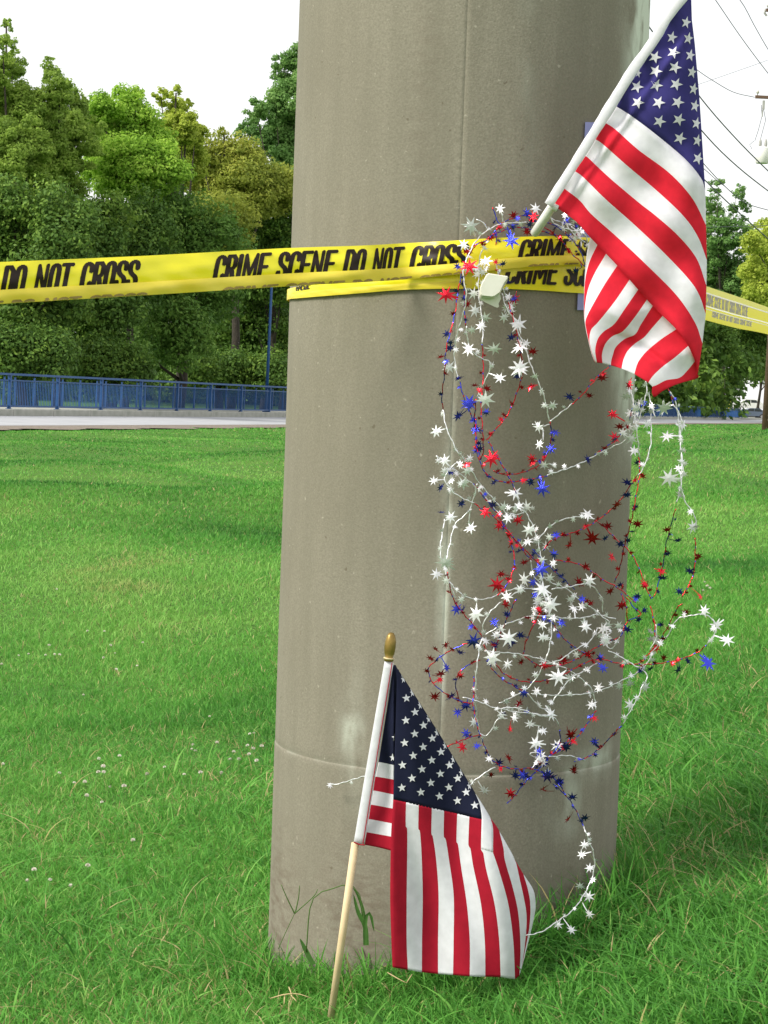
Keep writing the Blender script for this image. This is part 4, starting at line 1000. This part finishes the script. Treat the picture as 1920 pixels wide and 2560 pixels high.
# ------------------------------------------------------------------ star garland
def foil(name, c, rough): return mat(name, c, rough, 1.0, noise=(150, tuple(x * .85 for x in c), .35, .65), bump=(90, .35, .002))
m_sil = mat('silver_foil', (.80, .81, .84), .30, .35, bump=(90, .35, .002)); m_red = foil('red_foil', (.72, .025, .045), .20); m_blu = foil('blue_foil', (.06, .075, .62), .20)
m_silw = mat('silver_wire', (.80, .81, .83), .38, .75)
A_ = lambda p: Z(p, 2.9625, 1000, 450)
B_ = lambda p: Z(p, 2.074, 1040, 900)
C_ = lambda p: Z(p, 2.074, 1040, 1400)
D_ = lambda p: Z(p, 2.6758, 1300, 1800)
Ws = [  # (colour, points)
 ('s', A_([(1040, 330), (930, 315), (770, 320), (680, 355), (600, 415), (545, 480), (490, 590), (470, 700), (490, 860), (455, 1035), (415, 1180), (400, 1300), (420, 1420), (440, 1490)])),
 ('b', A_([(440, 1490), (470, 1610), (520, 1720), (560, 1810), (600, 1880)])),
 ('s', A_([(660, 450), (620, 500), (590, 590), (580, 720), (585, 850), (605, 1000), (612, 1150), (612, 1215)])),
 ('r', A_([(612, 1210), (615, 1400), (610, 1550), (600, 1700), (610, 1850), (620, 1990), (600, 2074)])),
 ('rb', A_([(715, 380), (712, 560), (730, 670), (760, 790)])), ('s', A_([(710, 600), (735, 730), (780, 850), (830, 990), (870, 1110), (920, 1230), (970, 1370), (1025, 1500), (1075, 1640), (1110, 1790)])),
 ('s', A_([(750, 830), (790, 960), (830, 1010)])),
 ('d', A_([(1112, 1790), (1125, 1880), (1110, 1970), (1060, 2060), (970, 2100)])),
 ('r', B_([(690, 470), (650, 530), (590, 570), (520, 592), (460, 595), (400, 575)])),
 ('s', A_([(1110, 1790), (1180, 1730), (1275, 1655)])), ('r', A_([(1270, 1660), (1350, 1590), (1430, 1500), (1490, 1430), (1560, 1370)])),
 ('s', A_([(455, 1200), (540, 1280), (610, 1325), (665, 1345), (668, 1395), (640, 1460), (600, 1540), (570, 1615)])),
 ('rb', A_([(565, 1620), (555, 1760), (560, 1880), (580, 2000), (600, 2074)])),
 ('rb', B_([(310, 300), (308, 400), (330, 520), (365, 590), (430, 628), (500, 632), (580, 622), (680, 598)])),
 ('s', B_([(680, 598), (790, 560), (880, 520), (1000, 460), (1090, 410), (1145, 335), (1175, 250), (1195, 150), (1190, 100)])),
 ('rb', B_([(930, 490), (1000, 440), (1060, 385), (1100, 320), (1125, 250)])),
 ('d', A_([(560, 490), (480, 610), (440, 760), (415, 950), (380, 1090), (345, 1250), (325, 1450), (312, 1600), (318, 1700)])),
 ('s', A_([(318, 1695), (340, 1830), (390, 1940), (440, 2040)])), ('s', B_([(225, 480), (280, 560), (330, 640), (390, 710), (440, 765), (500, 830)])),
 ('rb', A_([(465, 650), (472, 800), (478, 950), (490, 1080)])), ('s', A_([(490, 1080), (500, 1180), (520, 1240)])),
 ('r', A_([(800, 900), (835, 1030), (870, 1150), (900, 1320), (907, 1450), (850, 1620), (780, 1760), (700, 1860), (640, 1930)])),
 ('rb', A_([(545, 480), (640, 445), (700, 390), (760, 320), (850, 280), (950, 255), (1020, 260)])),
 ('rb', A_([(480, 600), (530, 500), (640, 450), (700, 400), (850, 350), (980, 370), (1120, 400), (1230, 480), (1310, 560), (1345, 650)])),
 ('b', A_([(690, 200), (710, 270), (750, 330), (900, 330)])), ('s', A_([(570, 290), (620, 320), (650, 365)])), ('s', A_([(760, 250), (765, 320)])), ('s', A_([(545, 370), (560, 430)])),
 ('s', A_([(1080, 270), (1200, 320), (1290, 340), (1370, 410), (1400, 500)])), ('s', A_([(1100, 250), (1150, 330), (1260, 370), (1340, 380)])), ('b', A_([(980, 300), (1130, 330), (1230, 400), (1320, 500), (1370, 620)])), ('r', A_([(960, 280), (1040, 330), (1180, 430), (1250, 520), (1330, 600), (1370, 640)])),
 ('s', A_([(1270, 340), (1330, 430), (1340, 500)])), ('s', A_([(1210, 290), (1280, 400), (1370, 460)])),
 # left knot
 ('s', B_([(100, 495), (160, 540), (230, 590), (300, 650), (350, 700), (400, 760), (440, 810)])), ('s', B_([(220, 520), (170, 570), (148, 620), (190, 680), (240, 715), (300, 740)])),
 ('r', B_([(290, 735), (340, 770), (400, 810), (470, 880), (540, 960), (600, 1020), (650, 1070)])), ('rb', B_([(300, 640), (360, 720), (420, 800), (480, 890), (540, 970), (600, 1040)])),
 ('s', B_([(318, 640), (300, 720), (270, 785), (205, 850), (178, 950), (152, 1050), (155, 1110), (190, 1170), (245, 1222), (320, 1240), (400, 1228), (470, 1200), (560, 1170)])),
 ('s', B_([(150, 820), (130, 930), (128, 1010), (150, 1080), (180, 1180), (210, 1240)])), ('s', B_([(290, 770), (275, 830), (288, 905)])),
 ('rb', B_([(375, 420), (430, 520), (480, 600), (520, 690)])), ('s', B_([(510, 690), (550, 760), (590, 830), (620, 900), (640, 970), (642, 1030)])), ('s', B_([(565, 790), (530, 765), (490, 765), (475, 790), (520, 800), (560, 790)])),
 ('s', B_([(635, 930), (700, 855), (780, 822), (860, 815), (925, 825)])), ('r', B_([(925, 830), (980, 870), (1040, 930), (1090, 975), (1135, 1035), (1165, 1100), (1190, 1170), (1215, 1235)])),
 ('r', B_([(1155, 590), (1100, 670), (1050, 735), (990, 795), (930, 840), (850, 880), (760, 910), (700, 940), (660, 990)])), ('s', B_([(1210, 170), (1215, 300), (1220, 420), (1205, 490), (1175, 560), (1150, 600)])),
 ('r', B_([(1155, 500), (1158, 590), (1145, 690), (1125, 790), (1100, 890), (1078, 980), (1055, 1080), (1030, 1150)])), ('s', B_([(1105, 110), (1125, 220), (1140, 330), (1150, 430), (1158, 510)])),
 ('s', B_([(1140, 100), (1120, 200), (1150, 300)])), ('s', B_([(1215, 205), (1240, 300)])),
 ('r', B_([(720, 1035), (830, 1055), (900, 1090), (970, 1140), (1030, 1170), (1090, 1215), (1140, 1260)])), ('d', B_([(470, 890), (495, 960), (510, 1040), (500, 1110), (470, 1170), (420, 1220)])), ('b', B_([(600, 980), (680, 1060), (760, 1130), (820, 1190)])),
 ('rb', B_([(1300, 130), (1320, 180), (1340, 240)])), ('s', B_([(1320, 165), (1350, 230), (1362, 350), (1375, 470), (1382, 560), (1368, 680), (1350, 745)])), ('d', B_([(1345, 770), (1320, 870), (1295, 960), (1280, 1060), (1270, 1120), (1240, 1210), (1215, 1240)])),
 ('s', B_([(1335, 230), (1375, 300), (1370, 400), (1378, 520), (1372, 640), (1400, 740), (1440, 800), (1455, 880)])), ('r', B_([(1450, 920), (1448, 1000), (1442, 1080), (1425, 1150), (1380, 1230)])), ('r', C_([(1380, 225), (1350, 260), (1310, 340), (1250, 430), (1190, 510), (1150, 545)])),
 # middle and lower tangle
 ('s', C_([(598, 0), (605, 70), (640, 120), (670, 200), (700, 320), (695, 420), (670, 530), (600, 640), (520, 700), (430, 745)])), ('s', C_([(635, 0), (640, 60), (690, 110), (780, 150), (850, 205), (920, 255), (1000, 320)])),
 ('s', C_([(640, 150), (560, 150), (450, 215), (385, 270), (348, 330), (345, 395)])), ('s', C_([(345, 400), (328, 450), (318, 540), (310, 640), (310, 740), (322, 850), (345, 950), (400, 1060)])),
 ('s', C_([(360, 385), (430, 345), (520, 315), (600, 290), (690, 290), (780, 303), (870, 300), (940, 283), (1035, 305)])), ('s', C_([(700, 150), (800, 140), (880, 122), (930, 150), (965, 210), (968, 270)])),
 ('s', C_([(350, 470), (420, 480), (540, 488), (660, 518), (780, 565), (860, 620), (915, 680), (935, 780)])), ('rb', C_([(935, 780), (890, 850), (830, 920), (760, 980), (690, 1020)])),
 ('s', C_([(600, 690), (700, 700), (800, 702), (900, 690), (980, 665), (1080, 620), (1145, 585), (1200, 530), (1240, 460), (1300, 400), (1350, 310), (1420, 288), (1500, 285), (1545, 325), (1550, 375), (1510, 440)])),
 ('r', C_([(1510, 440), (1460, 480), (1370, 512), (1250, 540), (1150, 540), (1050, 535), (950, 515), (850, 545), (760, 595), (660, 628), (560, 630), (460, 590), (400, 520), (350, 440)])),
 ('s', C_([(1160, 560), (1200, 600), (1175, 650), (1150, 720), (1100, 800), (1070, 850)])), ('rb', C_([(1065, 860), (1010, 920), (960, 970), (890, 1020), (820, 1045)])),
 ('s', C_([(245, 710), (330, 735), (420, 770), (520, 768), (640, 805), (700, 805)])), ('s', C_([(440, 770), (520, 790), (650, 800), (715, 818), (742, 862)])), ('s', C_([(470, 820), (420, 830), (395, 880), (365, 912), (325, 895)])),
 ('r', C_([(160, 60), (190, 190), (240, 270), (300, 340), (345, 400)])), ('d', C_([(275, 430), (170, 475), (100, 520), (62, 570), (90, 640), (150, 690), (230, 730), (290, 745)])), ('d', C_([(330, 515), (250, 560), (210, 620), (215, 700), (250, 760)])),
 ('rb', C_([(302, 600), (295, 740), (305, 800), (330, 900), (370, 1000), (410, 1050), (480, 1080), (560, 1080), (640, 1060), (690, 1020), (760, 970), (810, 900)])), ('r', C_([(160, 970), (230, 940), (300, 912), (335, 905)])),
 ('rb', C_([(520, 200), (475, 300), (430, 400), (408, 475)])), ('r', C_([(650, 270), (600, 360), (565, 440), (550, 520)])), ('rb', C_([(700, 320), (760, 400), (820, 450), (900, 500)])), ('r', C_([(1060, 170), (1088, 240), (1098, 320)])),
 ('d', C_([(1090, 190), (1130, 245), (1165, 285), (1100, 320), (1060, 400)])), ('s', C_([(940, 350), (900, 420), (820, 470), (740, 520), (640, 540)])), ('s', C_([(1000, 330), (960, 400), (1010, 460), (1060, 400), (1080, 340)])),
 ('s', C_([(1000, 470), (1060, 500), (1130, 545), (1170, 560)])), ('s', C_([(940, 530), (860, 580), (800, 620), (740, 690), (690, 750)])), ('s', C_([(1240, 330), (1245, 400), (1215, 470)])), ('r', C_([(1215, 235), (1235, 330), (1240, 400)])),
 ('rb', C_([(390, 560), (440, 610), (520, 660), (590, 700)])), ('s', C_([(575, 690), (640, 760), (700, 780)])), ('s', C_([(1290, 400), (1250, 450), (1210, 500)])),
 ('s', C_([(880, 1038), (790, 1013), (690, 1022), (620, 1022), (593, 1010), (605, 996), (640, 1010), (600, 1080)])), ('b', C_([(745, 880), (748, 950), (700, 1010), (660, 1060), (580, 1140), (520, 1210), (470, 1262)])),
 ('b', C_([(600, 1080), (680, 1110), (730, 1150), (780, 1220)])), ('b', D_([(225, 425), (320, 520), (380, 620), (425, 710)])), ('s', D_([(425, 710), (455, 790), (485, 870), (497, 950), (485, 1050), (440, 1150), (350, 1270), (250, 1350), (150, 1415), (40, 1440)])),
 ('s', C_([(210, 1235), (280, 1165), (360, 1105), (410, 1075)])), ('s', Lz([(310, 842), (270, 848), (200, 868), (130, 885), (85, 882)])), ('s', C_([(640, 860), (620, 940), (610, 970)])),
 ('r', C_([(560, 500), (640, 550), (700, 545), (760, 540), (860, 500), (960, 440), (1060, 395)])), ('s', B_([(600, 330), (650, 345), (690, 335)])), ('s', B_([(655, 345), (660, 420)])), ('s', B_([(730, 560), (690, 535)])),
]
rg = random.Random(12)
def gpoint(px, py, off):
    p = surf(px, py, .0); Yp = min(p.y, 3.80) - off - .20 * min(1, max(0, (py - 1960) / 120))
    return at(px, py, Yp)
GAR = thing('star_garland', 'tangled silver, red and blue foil star garland hanging from the upper flag pole', 'garland', tuple(gpoint(1338, 590, .03)))
wm = [m_silw, m_red, m_blu]
strands = []
for kcol, pts in Ws:
    L_px = sum(math.dist(pts[k], pts[k + 1]) for k in range(len(pts) - 1)); n = max(6, int(L_px / 5))
    sp = spline(pts, n); ph = rg.uniform(0, 6.28); o0 = rg.uniform(.022, .05); P = []
    for k, (x, y) in enumerate(sp):
        s_ = k * 5 / 60
        jx = .8 * math.sin(s_ * 3.1 + ph) + .9 * math.sin(k * .9 + ph); jy = .8 * math.cos(s_ * 2.6 + ph) + .9 * math.cos(k * 1.3)
        P.append(gpoint(x + jx, y + jy, o0 + .012 * math.sin(s_ + ph)))
    strands.append((kcol, P, sp)); tw = rg.randint(0, 3); wb = MB()
    if kcol == 's': wb.tube(P, [.00112 * (1 + .28 * math.sin(k * 2.2)) for k in range(n)], 5, 0)
    else:
        mf = {'r': lambda i, tw=tw: 2 if (i + tw) % 7 == 0 else 1, 'b': lambda i, tw=tw: 1 if (i + tw) % 9 == 0 else 2, 'rb': lambda i, tw=tw: 1 + ((i + tw) // 2) % 2, 'd': lambda i, tw=tw: 1 + ((i + tw) // 5) % 2}[kcol]
        wb.tube(P, [.00095 * (1 + .25 * math.sin(k * 2.7)) for k in range(n)], 5, 1, mfun=mf)
    wb.build('wire', wm, GAR, True)
allsp = np.array([q for _, _, sp in strands for q in sp])
# seven-point foil star with its tab, slightly dished, 1 unit radius
def star_mesh(name, m, tab, dish, bend):
    vs = [(0, 0, dish)]; fs = []
    for k in range(14):
        a = math.pi * k / 7; rr = 1.0 if k % 2 == 0 else .34
        if k % 2 == 0: rr *= 1 + .10 * math.sin(k * 2.3)
        vs.append((rr * math.sin(a), rr * math.cos(a), -.10 * rr if k % 2 == 0 else 0))
    for k in range(14): fs.append((0, 1 + k, 1 + (k + 1) % 14))
    b = len(vs); w_ = .12
    segs_ = 4
    for k in range(segs_ + 1):
        u = k / segs_; yy_ = -.35 - tab * u; zz = -bend * u * u
        vs += [(-w_ * (1 - .4 * u), yy_, zz), (w_ * (1 - .4 * u), yy_, zz)]
    for k in range(segs_): fs.append((b + 2 * k, b + 2 * k + 1, b + 2 * k + 3, b + 2 * k + 2))
    me = bpy.data.meshes.new(name); me.from_pydata(vs, [], fs); me.materials.append(m); me.update(); return me
SM = {}
for key, m in (('s', m_sil), ('r', m_red), ('b', m_blu)):
    SM[key] = [star_mesh('star', m, tb, ds_, bn) for tb, ds_, bn in ((.35, .05, .1), (.9, .05, .2), (1.5, -.04, .35), (2.2, .03, .5))]
items = []   # (size, key, variant, matrix)
def add_star(px, py, rad_px, key, Yoff=None, var=None, face=.55, tabdir=None, dark=False):
    rad_px *= 1.42
    p = gpoint(px, py, Yoff if Yoff is not None else rg.uniform(.03, .06)); r_ = rad_px * p.y / F
    dd = np.hypot(*(allsp - (px, py)).T); kk = int(dd.argmin()); dist = float(dd[kk]); tx, ty = allsp[kk] - (px, py)
    if dist > 60 or dist < 3: tx, ty, dist = rg.gauss(0, 1), rg.gauss(0, 1), rad_px
    var = int(np.argmin([abs(q + .35 - min(dist / rad_px, 2.6)) for q in (.35, .9, 1.5, 2.2)]))
    nrm = Vector((rg.gauss(0, face), -1 + rg.gauss(0, .15), rg.gauss(0, face * .9))).normalized()
    if dark: nrm = Vector((nrm.x, nrm.y, -abs(nrm.z) - .4)).normalized()
    yv = -Vector((tx, 0, -ty)); yv = yv - nrm * yv.dot(nrm); yv.normalize(); xv = yv.cross(nrm)
    Mr = Matrix((xv, yv, nrm)).transposed().to_4x4()
    items.append((r_, key, var, Matrix.Translation(p) @ Mr @ Matrix.Diagonal((r_, r_, r_, 1))))
# stars traced from the photograph: (px, py, radius px)
big_s = A_([(520, 340), (740, 210), (1005, 210), (1275, 430), (565, 655), (635, 600), (545, 840), (555, 965), (880, 1065), (820, 940), (700, 1250), (510, 1255), (885, 1390), (740, 1465), (640, 1620), (935, 1210), (1130, 1670), (265, 1860), (1025, 1830), (1030, 1960), (630, 1020), (600, 1085), (470, 480), (365, 1385), (535, 1110), (890, 1235)])
big_s += B_([(240, 515), (265, 575), (280, 510), (150, 520), (245, 640), (90, 625), (665, 545), (710, 235), (1285, 250), (1300, 395), (1315, 615), (1385, 335), (1130, 470), (1120, 410), (1105, 350), (1140, 250), (1360, 560), (1370, 700), (1435, 865), (515, 690), (455, 760), (575, 760), (475, 820), (580, 940), (710, 1055), (180, 815), (285, 870), (150, 1050), (105, 1110), (155, 1145), (890, 800), (585, 880), (1090, 190), (105, 370)])
big_s += C_([(700, 230), (650, 155), (310, 278), (655, 335), (655, 400), (880, 345), (970, 355), (480, 405), (390, 505), (475, 540), (740, 605), (830, 490), (470, 735), (625, 680), (300, 840), (510, 820), (590, 850), (660, 885), (620, 950), (730, 960), (910, 750), (945, 660), (1190, 660), (1110, 750), (1055, 655), (1615, 415), (1555, 340), (1495, 262), (1220, 410), (1050, 340), (985, 410), (355, 1195), (700, 800), (800, 615), (560, 100), (540, 150), (470, 190), (235, 205), (715, 300), (900, 105), (800, 205)])
big_s += D_([(430, 835), (410, 900), (465, 990), (400, 1110), (460, 1180), (465, 1300), (255, 1370), (345, 1405)])
for i, (x, y) in enumerate(big_s): add_star(x, y, rg.uniform(9, 15) if y > 650 else rg.uniform(9, 13), 's', face=.42)
for x, y, r_ in [(x, y, 19) for x, y in C_([(700, 232), (395, 505), (740, 605), (480, 405), (312, 278), (655, 150)]) + B_([(150, 1050), (1285, 250), (1310, 612), (535, 45), (360, 205)]) + A_([(880, 1065), (885, 1390), (525, 340)])]: add_star(x, y, r_, 's', Yoff=.062, face=.25)
red = A_([(340, 850), (515, 640), (985, 1270), (970, 1530), (645, 1545), (550, 1520), (300, 1310), (770, 1740), (490, 530), (670, 430), (940, 385), (990, 270), (840, 260), (850, 880), (500, 920)]) + \
      B_([(390, 510), (425, 575), (600, 510), (600, 530), (1055, 345), (1030, 400), (965, 95), (900, 185), (495, 945), (360, 790), (430, 860), (560, 1050), (440, 1110), (420, 1165), (475, 1135), (915, 920), (795, 960), (1015, 1020), (880, 1070), (845, 1150), (925, 1120), (1040, 750), (1300, 880), (1150, 850), (1275, 1095), (1465, 1015), (1175, 600), (1185, 1170), (1005, 1200), (765, 905), (995, 860), (530, 830), (1105, 130)]) + \
      C_([(1475, 190), (1400, 270), (1065, 235), (155, 440), (130, 590), (125, 620), (95, 710), (230, 600), (465, 230), (580, 300), (545, 530), (535, 745), (905, 225), (890, 490), (925, 820), (800, 905), (480, 1025), (390, 1115), (820, 1100), (550, 1100), (665, 550), (1285, 505), (75, 510), (100, 460), (765, 520), (640, 265), (1190, 130), (400, 440), (490, 1210), (660, 1185), (240, 970)]) + D_([(340, 100), (360, 330), (320, 665), (160, 470)])
blu = A_([(820, 450), (765, 620), (795, 750), (825, 1165), (370, 1245), (430, 1470), (510, 1650), (865, 1455), (430, 1750), (640, 1720), (940, 245), (960, 330), (1300, 670), (425, 640), (560, 1850), (345, 1140), (1230, 300), (1220, 370), (590, 1990)]) + \
      B_([(275, 220), (215, 290), (320, 365), (405, 635), (595, 635), (655, 670), (1095, 700), (1095, 635), (1150, 530), (720, 375), (700, 460), (1025, 415), (890, 515), (130, 790), (235, 745), (980, 925), (1360, 935), (1305, 1005), (1280, 1130), (715, 1005), (610, 1005), (650, 1085), (725, 905), (1060, 1165), (1150, 1225), (1365, 1200), (1140, 760), (1120, 890), (1060, 955), (1100, 935), (535, 990), (400, 750), (310, 470), (755, 1120), (1420, 1095), (795, 190)]) + \
      C_([(210, 255), (245, 255), (300, 420), (285, 345), (455, 800), (260, 900), (315, 965), (560, 690), (1140, 200), (1185, 260), (1270, 335), (1095, 360), (1215, 565), (1515, 535), (1360, 570), (1410, 525), (970, 560), (955, 505), (925, 940), (680, 1120), (740, 1150), (515, 1120), (575, 1120), (160, 560), (185, 705), (260, 755), (230, 480), (620, 180), (755, 325), (540, 390), (1155, 310), (430, 1050), (775, 965), (675, 1050), (215, 790), (1070, 555), (500, 430), (470, 280), (405, 320)]) + D_([(500, 155), (265, 410), (350, 515), (435, 655), (310, 185), (20, 370), (210, 380)])
for x, y in red: add_star(x, y, rg.uniform(8, 13.5), 'r', face=.6, dark=rg.random() < .65)
for x, y in blu: add_star(x, y, rg.uniform(8, 13.5), 'b', face=.6, dark=rg.random() < .6)
for x, y, r_, k_ in [(*q, 17, 'b') for q in A_([(825, 450)]) + B_([(275, 222), (655, 668), (650, 1085)]) + C_([(300, 420), (1515, 535), (680, 1120)])] + [(*q, 18, 'r') for q in B_([(392, 512), (915, 925), (420, 1165)]) + A_([(340, 850), (515, 640)])]:
    add_star(x, y, r_, k_, Yoff=.065, face=.35)
# small ones scattered along the strands
for kcol, P, sp in strands:
    k = rg.randint(3, 9)
    while k < len(sp) - 2:
        key = 's' if kcol == 's' else ('r' if kcol == 'r' else ('b' if kcol == 'b' else rg.choice('rb')))
        x, y = sp[k]; add_star(x + rg.uniform(-7, 7), y + rg.uniform(-7, 7), rg.uniform(4.5, 8), key, Yoff=None, face=.7, dark=(key != 's' and rg.random() < .4))
        k += rg.randint(5, 11)
for x, y in B_([(200, 560), (620, 950), (170, 600), (540, 780), (1140, 300), (1160, 220)]) + C_([(620, 60), (650, 200), (680, 260), (400, 480), (430, 430), (980, 400), (1170, 560), (500, 790), (640, 1040), (720, 340), (850, 270), (1215, 430)]) + A_([(580, 690), (800, 940), (1330, 430), (1250, 330)]):
    for k in range(6): add_star(x + rg.gauss(0, 19), y + rg.gauss(0, 19), rg.uniform(6, 11.5), 's' if rg.random() < .8 else rg.choice('rb'), face=.6)
items.sort(key=lambda t: -t[0])
gi = Matrix.Translation(GAR.location).inverted()
for r_, key, var, M in items[:296]:
    o = bpy.data.objects.new('star', SM[key][var]); col.objects.link(o); o.parent = GAR; o.matrix_basis = gi @ M
    o['label'] = {'s': 'silver foil star', 'r': 'red foil star', 'b': 'blue foil star'}[key]
rest = MB(); order = {'s': 0, 'r': 1, 'b': 2}
for r_, key, var, M in items[296:]:
    me = SM[key][var]; rest.add([M @ v.co for v in me.vertices], [tuple(p.vertices) for p in me.polygons], order[key])
o = rest.build('small_stars', [m_sil, m_red, m_blu], GAR); o['kind'] = 'stuff'; o['label'] = 'little foil stars crowded along the wires'

# ------------------------------------------------------------------ clover flowers
m_clov = mat('clover_white', (.72, .70, .62), .8, noise=(200, (.60, .50, .42), .45, .7)); m_stem = mat('clover_stem', (.08, .17, .03), .7)
# shared heads
def clover_meshes():
    m_ = MB(); rr = random.Random(4)
    for k in range(46):
        a = k * 2.4; z = 1 - 1.5 * k / 46; r0 = math.sqrt(max(0, 1 - z * z)); d = Vector((r0 * math.cos(a), r0 * math.sin(a), z))
        s1 = d.orthogonal().normalized() * .17; p = d * .35; q = d * 1.05 + Vector((0, 0, .12)); u = d.cross(s1) * .6
        m_.add([p - s1, p + s1, q + s1 * .8, q - s1 * .8, q + u + d * .1], [(0, 1, 2, 3), (3, 2, 4)])
    me = bpy.data.meshes.new('flower_head'); me.from_pydata(m_.v, [], m_.f); me.materials.append(m_clov); me.update()
    m2 = MB(); m2.tube([(0, 0, -9), (.5, .2, -5), (0, 0, -.1)], .12, 5); me2 = bpy.data.meshes.new('stem'); me2.from_pydata(m2.v, [], m2.f); me2.materials.append(m_stem); me2.update()
    return me, me2
ch, cs_ = clover_meshes()
fl = [(x / 2.074, y / 2.074 + 1800) for x, y in [(1295, 72), (1317, 68), (1125, 118), (1283, 132), (1313, 148), (1357, 136), (1212, 165), (1292, 178), (1192, 205), (1238, 203), (1330, 210), (1000, 128), (993, 152), (1014, 160), (513, 200), (620, 186), (535, 240), (510, 270), (538, 270), (308, 274), (385, 325), (440, 322), (853, 244), (762, 280), (955, 282), (1040, 272), (1148, 274), (570, 347), (643, 343), (450, 393), (528, 426), (690, 624), (455, 755), (177, 776), (141, 833), (260, 828), (16, 229), (365, 860)]] + \
     [(x / 2.242, y / 2.242 + 1080) for x, y in [(228, 340), (318, 882), (490, 1115), (585, 1117), (275, 1195), (255, 1250), (160, 1243), (105, 1252), (305, 1248), (335, 1248), (645, 1240), (620, 1195), (580, 1265), (768, 1310), (652, 1330), (467, 1475), (1175, 1595), (1078, 716), (10, 1302), (800, 1180)]] + \
     [(1762, 1455), (1768, 1465), (1758, 1476), (1775, 1470)]
for x, y in fl:
    # march the viewing ray down to the lawn
    Yh = 3.2
    while Yh < 60:
        p = at(x, y, Yh)
        if p.z < gz(p.x, p.y) + .055: break
        Yh *= 1.004
    s = .0056 * rg.uniform(.7, 1.15)
    t = bpy.data.objects.new('clover_flower', None); col.objects.link(t); t.location = (p.x, p.y, gz(p.x, p.y))
    tag(t, 'small white clover blossom dotting the lawn near the pillar', 'flower', 'white clover blossoms in the lawn')
    for me, nm in ((ch, 'flower_head'), (cs_, 'stem')):
        o = bpy.data.objects.new(nm, me); col.objects.link(o); o.parent = t; o.location = (0, 0, p.z - gz(p.x, p.y)); o.scale = (s, s, s * .85 if nm == 'flower_head' else s * .9); o.rotation_euler = (rg.uniform(-.3, .3), rg.uniform(-.3, .3), rg.uniform(0, 6))
# seed-head stalk against the pillar, plus broad blades
m_stalk = mat('seed_stalk', (.09, .17, .035), .7, trans=.2)
Kz = lambda p: Z(p, 4.1475, 640, 2180)
def stalk(name, parts, lab, par=None):
    m_ = MB()
    for pts, w0, w1, Y in parts:
        sp = spline(Kz(pts), 14); m_.tube([at(x, y, Y) for x, y in sp], [w0 + (w1 - w0) * k / 13 for k in range(14)], 5)
    return tag(m_.build(name, m_stalk, None, True), lab, 'grass stalk')
sg = stalk('grass_stalk', [([(230, 800), (310, 620), (400, 430)], .0008, .0006, 3.66), ([(400, 430), (330, 290), (260, 130)], .0013, .0007, 3.66), ([(405, 430), (440, 270), (452, 140)], .0013, .0007, 3.66), ([(400, 430), (590, 260), (640, 180)], .0012, .0007, 3.655)],
           'crabgrass stalk with three finger-like seed spikes against the foot of the pillar')
stalk('grass_stalk', [([(520, 830), (580, 300), (800, 170), (945, 135), (1060, 200), (1110, 420), (1130, 570)], .0012, .0009, 3.60)], 'long green stem arching behind the flag stick and bending down')
def blade(name, pts, Y, wpx, lab, m=None, par=None):
    sp = spline(Kz(pts), 12); V, fs = [], []
    for k, (x, y) in enumerate(sp):
        ww = wpx * math.sin(math.pi * min(1, (.25 + .75 * k / 11))) ** .6 / 2 + .3; t_ = sp[min(k + 1, 11)] - sp[max(k - 1, 0)]; t_ = t_ / max(np.linalg.norm(t_), 1e-6)
        a = at(x - t_[1] * ww, y + t_[0] * ww, Y); b = at(x + t_[1] * ww, y - t_[0] * ww, Y); c = at(x, y, Y + .0012)
        V += [a, c, b]
    for k in range(11): fs += [(3 * k, 3 * k + 1, 3 * k + 4, 3 * k + 3), (3 * k + 1, 3 * k + 2, 3 * k + 5, 3 * k + 4)]
    return tag(mesh(name, V, fs, m or m_stalk, par, smooth=True), lab, None if par else 'grass')
m_bl = mat('broad_blade', (.085, .22, .04), .55, trans=.35, noise=(60, (.06, .16, .03), .3, .7))
tp = at(*Kz([(1130, 600)])[0], 3.6); tp.z = gz(tp.x, tp.y)
tuft = thing('grass_tuft', 'tuft of broad crabgrass blades right of the flag stick against the pillar foot', 'grass tuft', tuple(tp))
blade('blade', [(1150, 760), (1130, 560), (1060, 420), (1010, 230)], 3.60, 11, None, m_bl, tuft)
blade('blade', [(1135, 760), (1130, 590), (1105, 380), (1050, 230), (1000, 160)], 3.61, 9, None, m_bl, tuft)
blade('blade', [(1130, 760), (1130, 580), (1150, 440), (1190, 450), (1225, 620)], 3.59, 9, None, m_bl, tuft)
blade('grass_sprout', [(600, 960), (560, 900), (510, 800), (455, 690)], 3.60, 12, 'stout pale grass blade at the foot of the pillar left of the stick', m_bl)
blade('grass_sprout', [(1420, 1620), (1250, 1500), (1110, 1390)], 3.42, 17, 'wide grey-green grass blade lying at the bottom edge', m_bl)
m_straw = mat('dry_straw', (.46, .36, .18), .8)
def straw(lab, lines, Y):
    m_ = MB()
    for pts in lines: m_.tube([at(x, y, Y - .003 * k) for k, (x, y) in enumerate(spline(Kz(pts), 8))], [.0007, .0011, .0013, .0012, .0011, .0009, .0007, .0004], 5)
    tag(m_.build('straw', m_straw, None, True), lab, 'straw')
straw('forked dry straw lying left of the flag stick', [[(150, 1310), (300, 1270), (440, 1265), (580, 1310)], [(300, 1270), (290, 1370)], [(360, 1275), (420, 1340)], [(340, 1190), (370, 1270)]], 3.5)
straw('bent dry straw under the lower flag', [[(1360, 1040), (1480, 1110), (1560, 1150)], [(1620, 1060), (1560, 1150)]], 3.5)
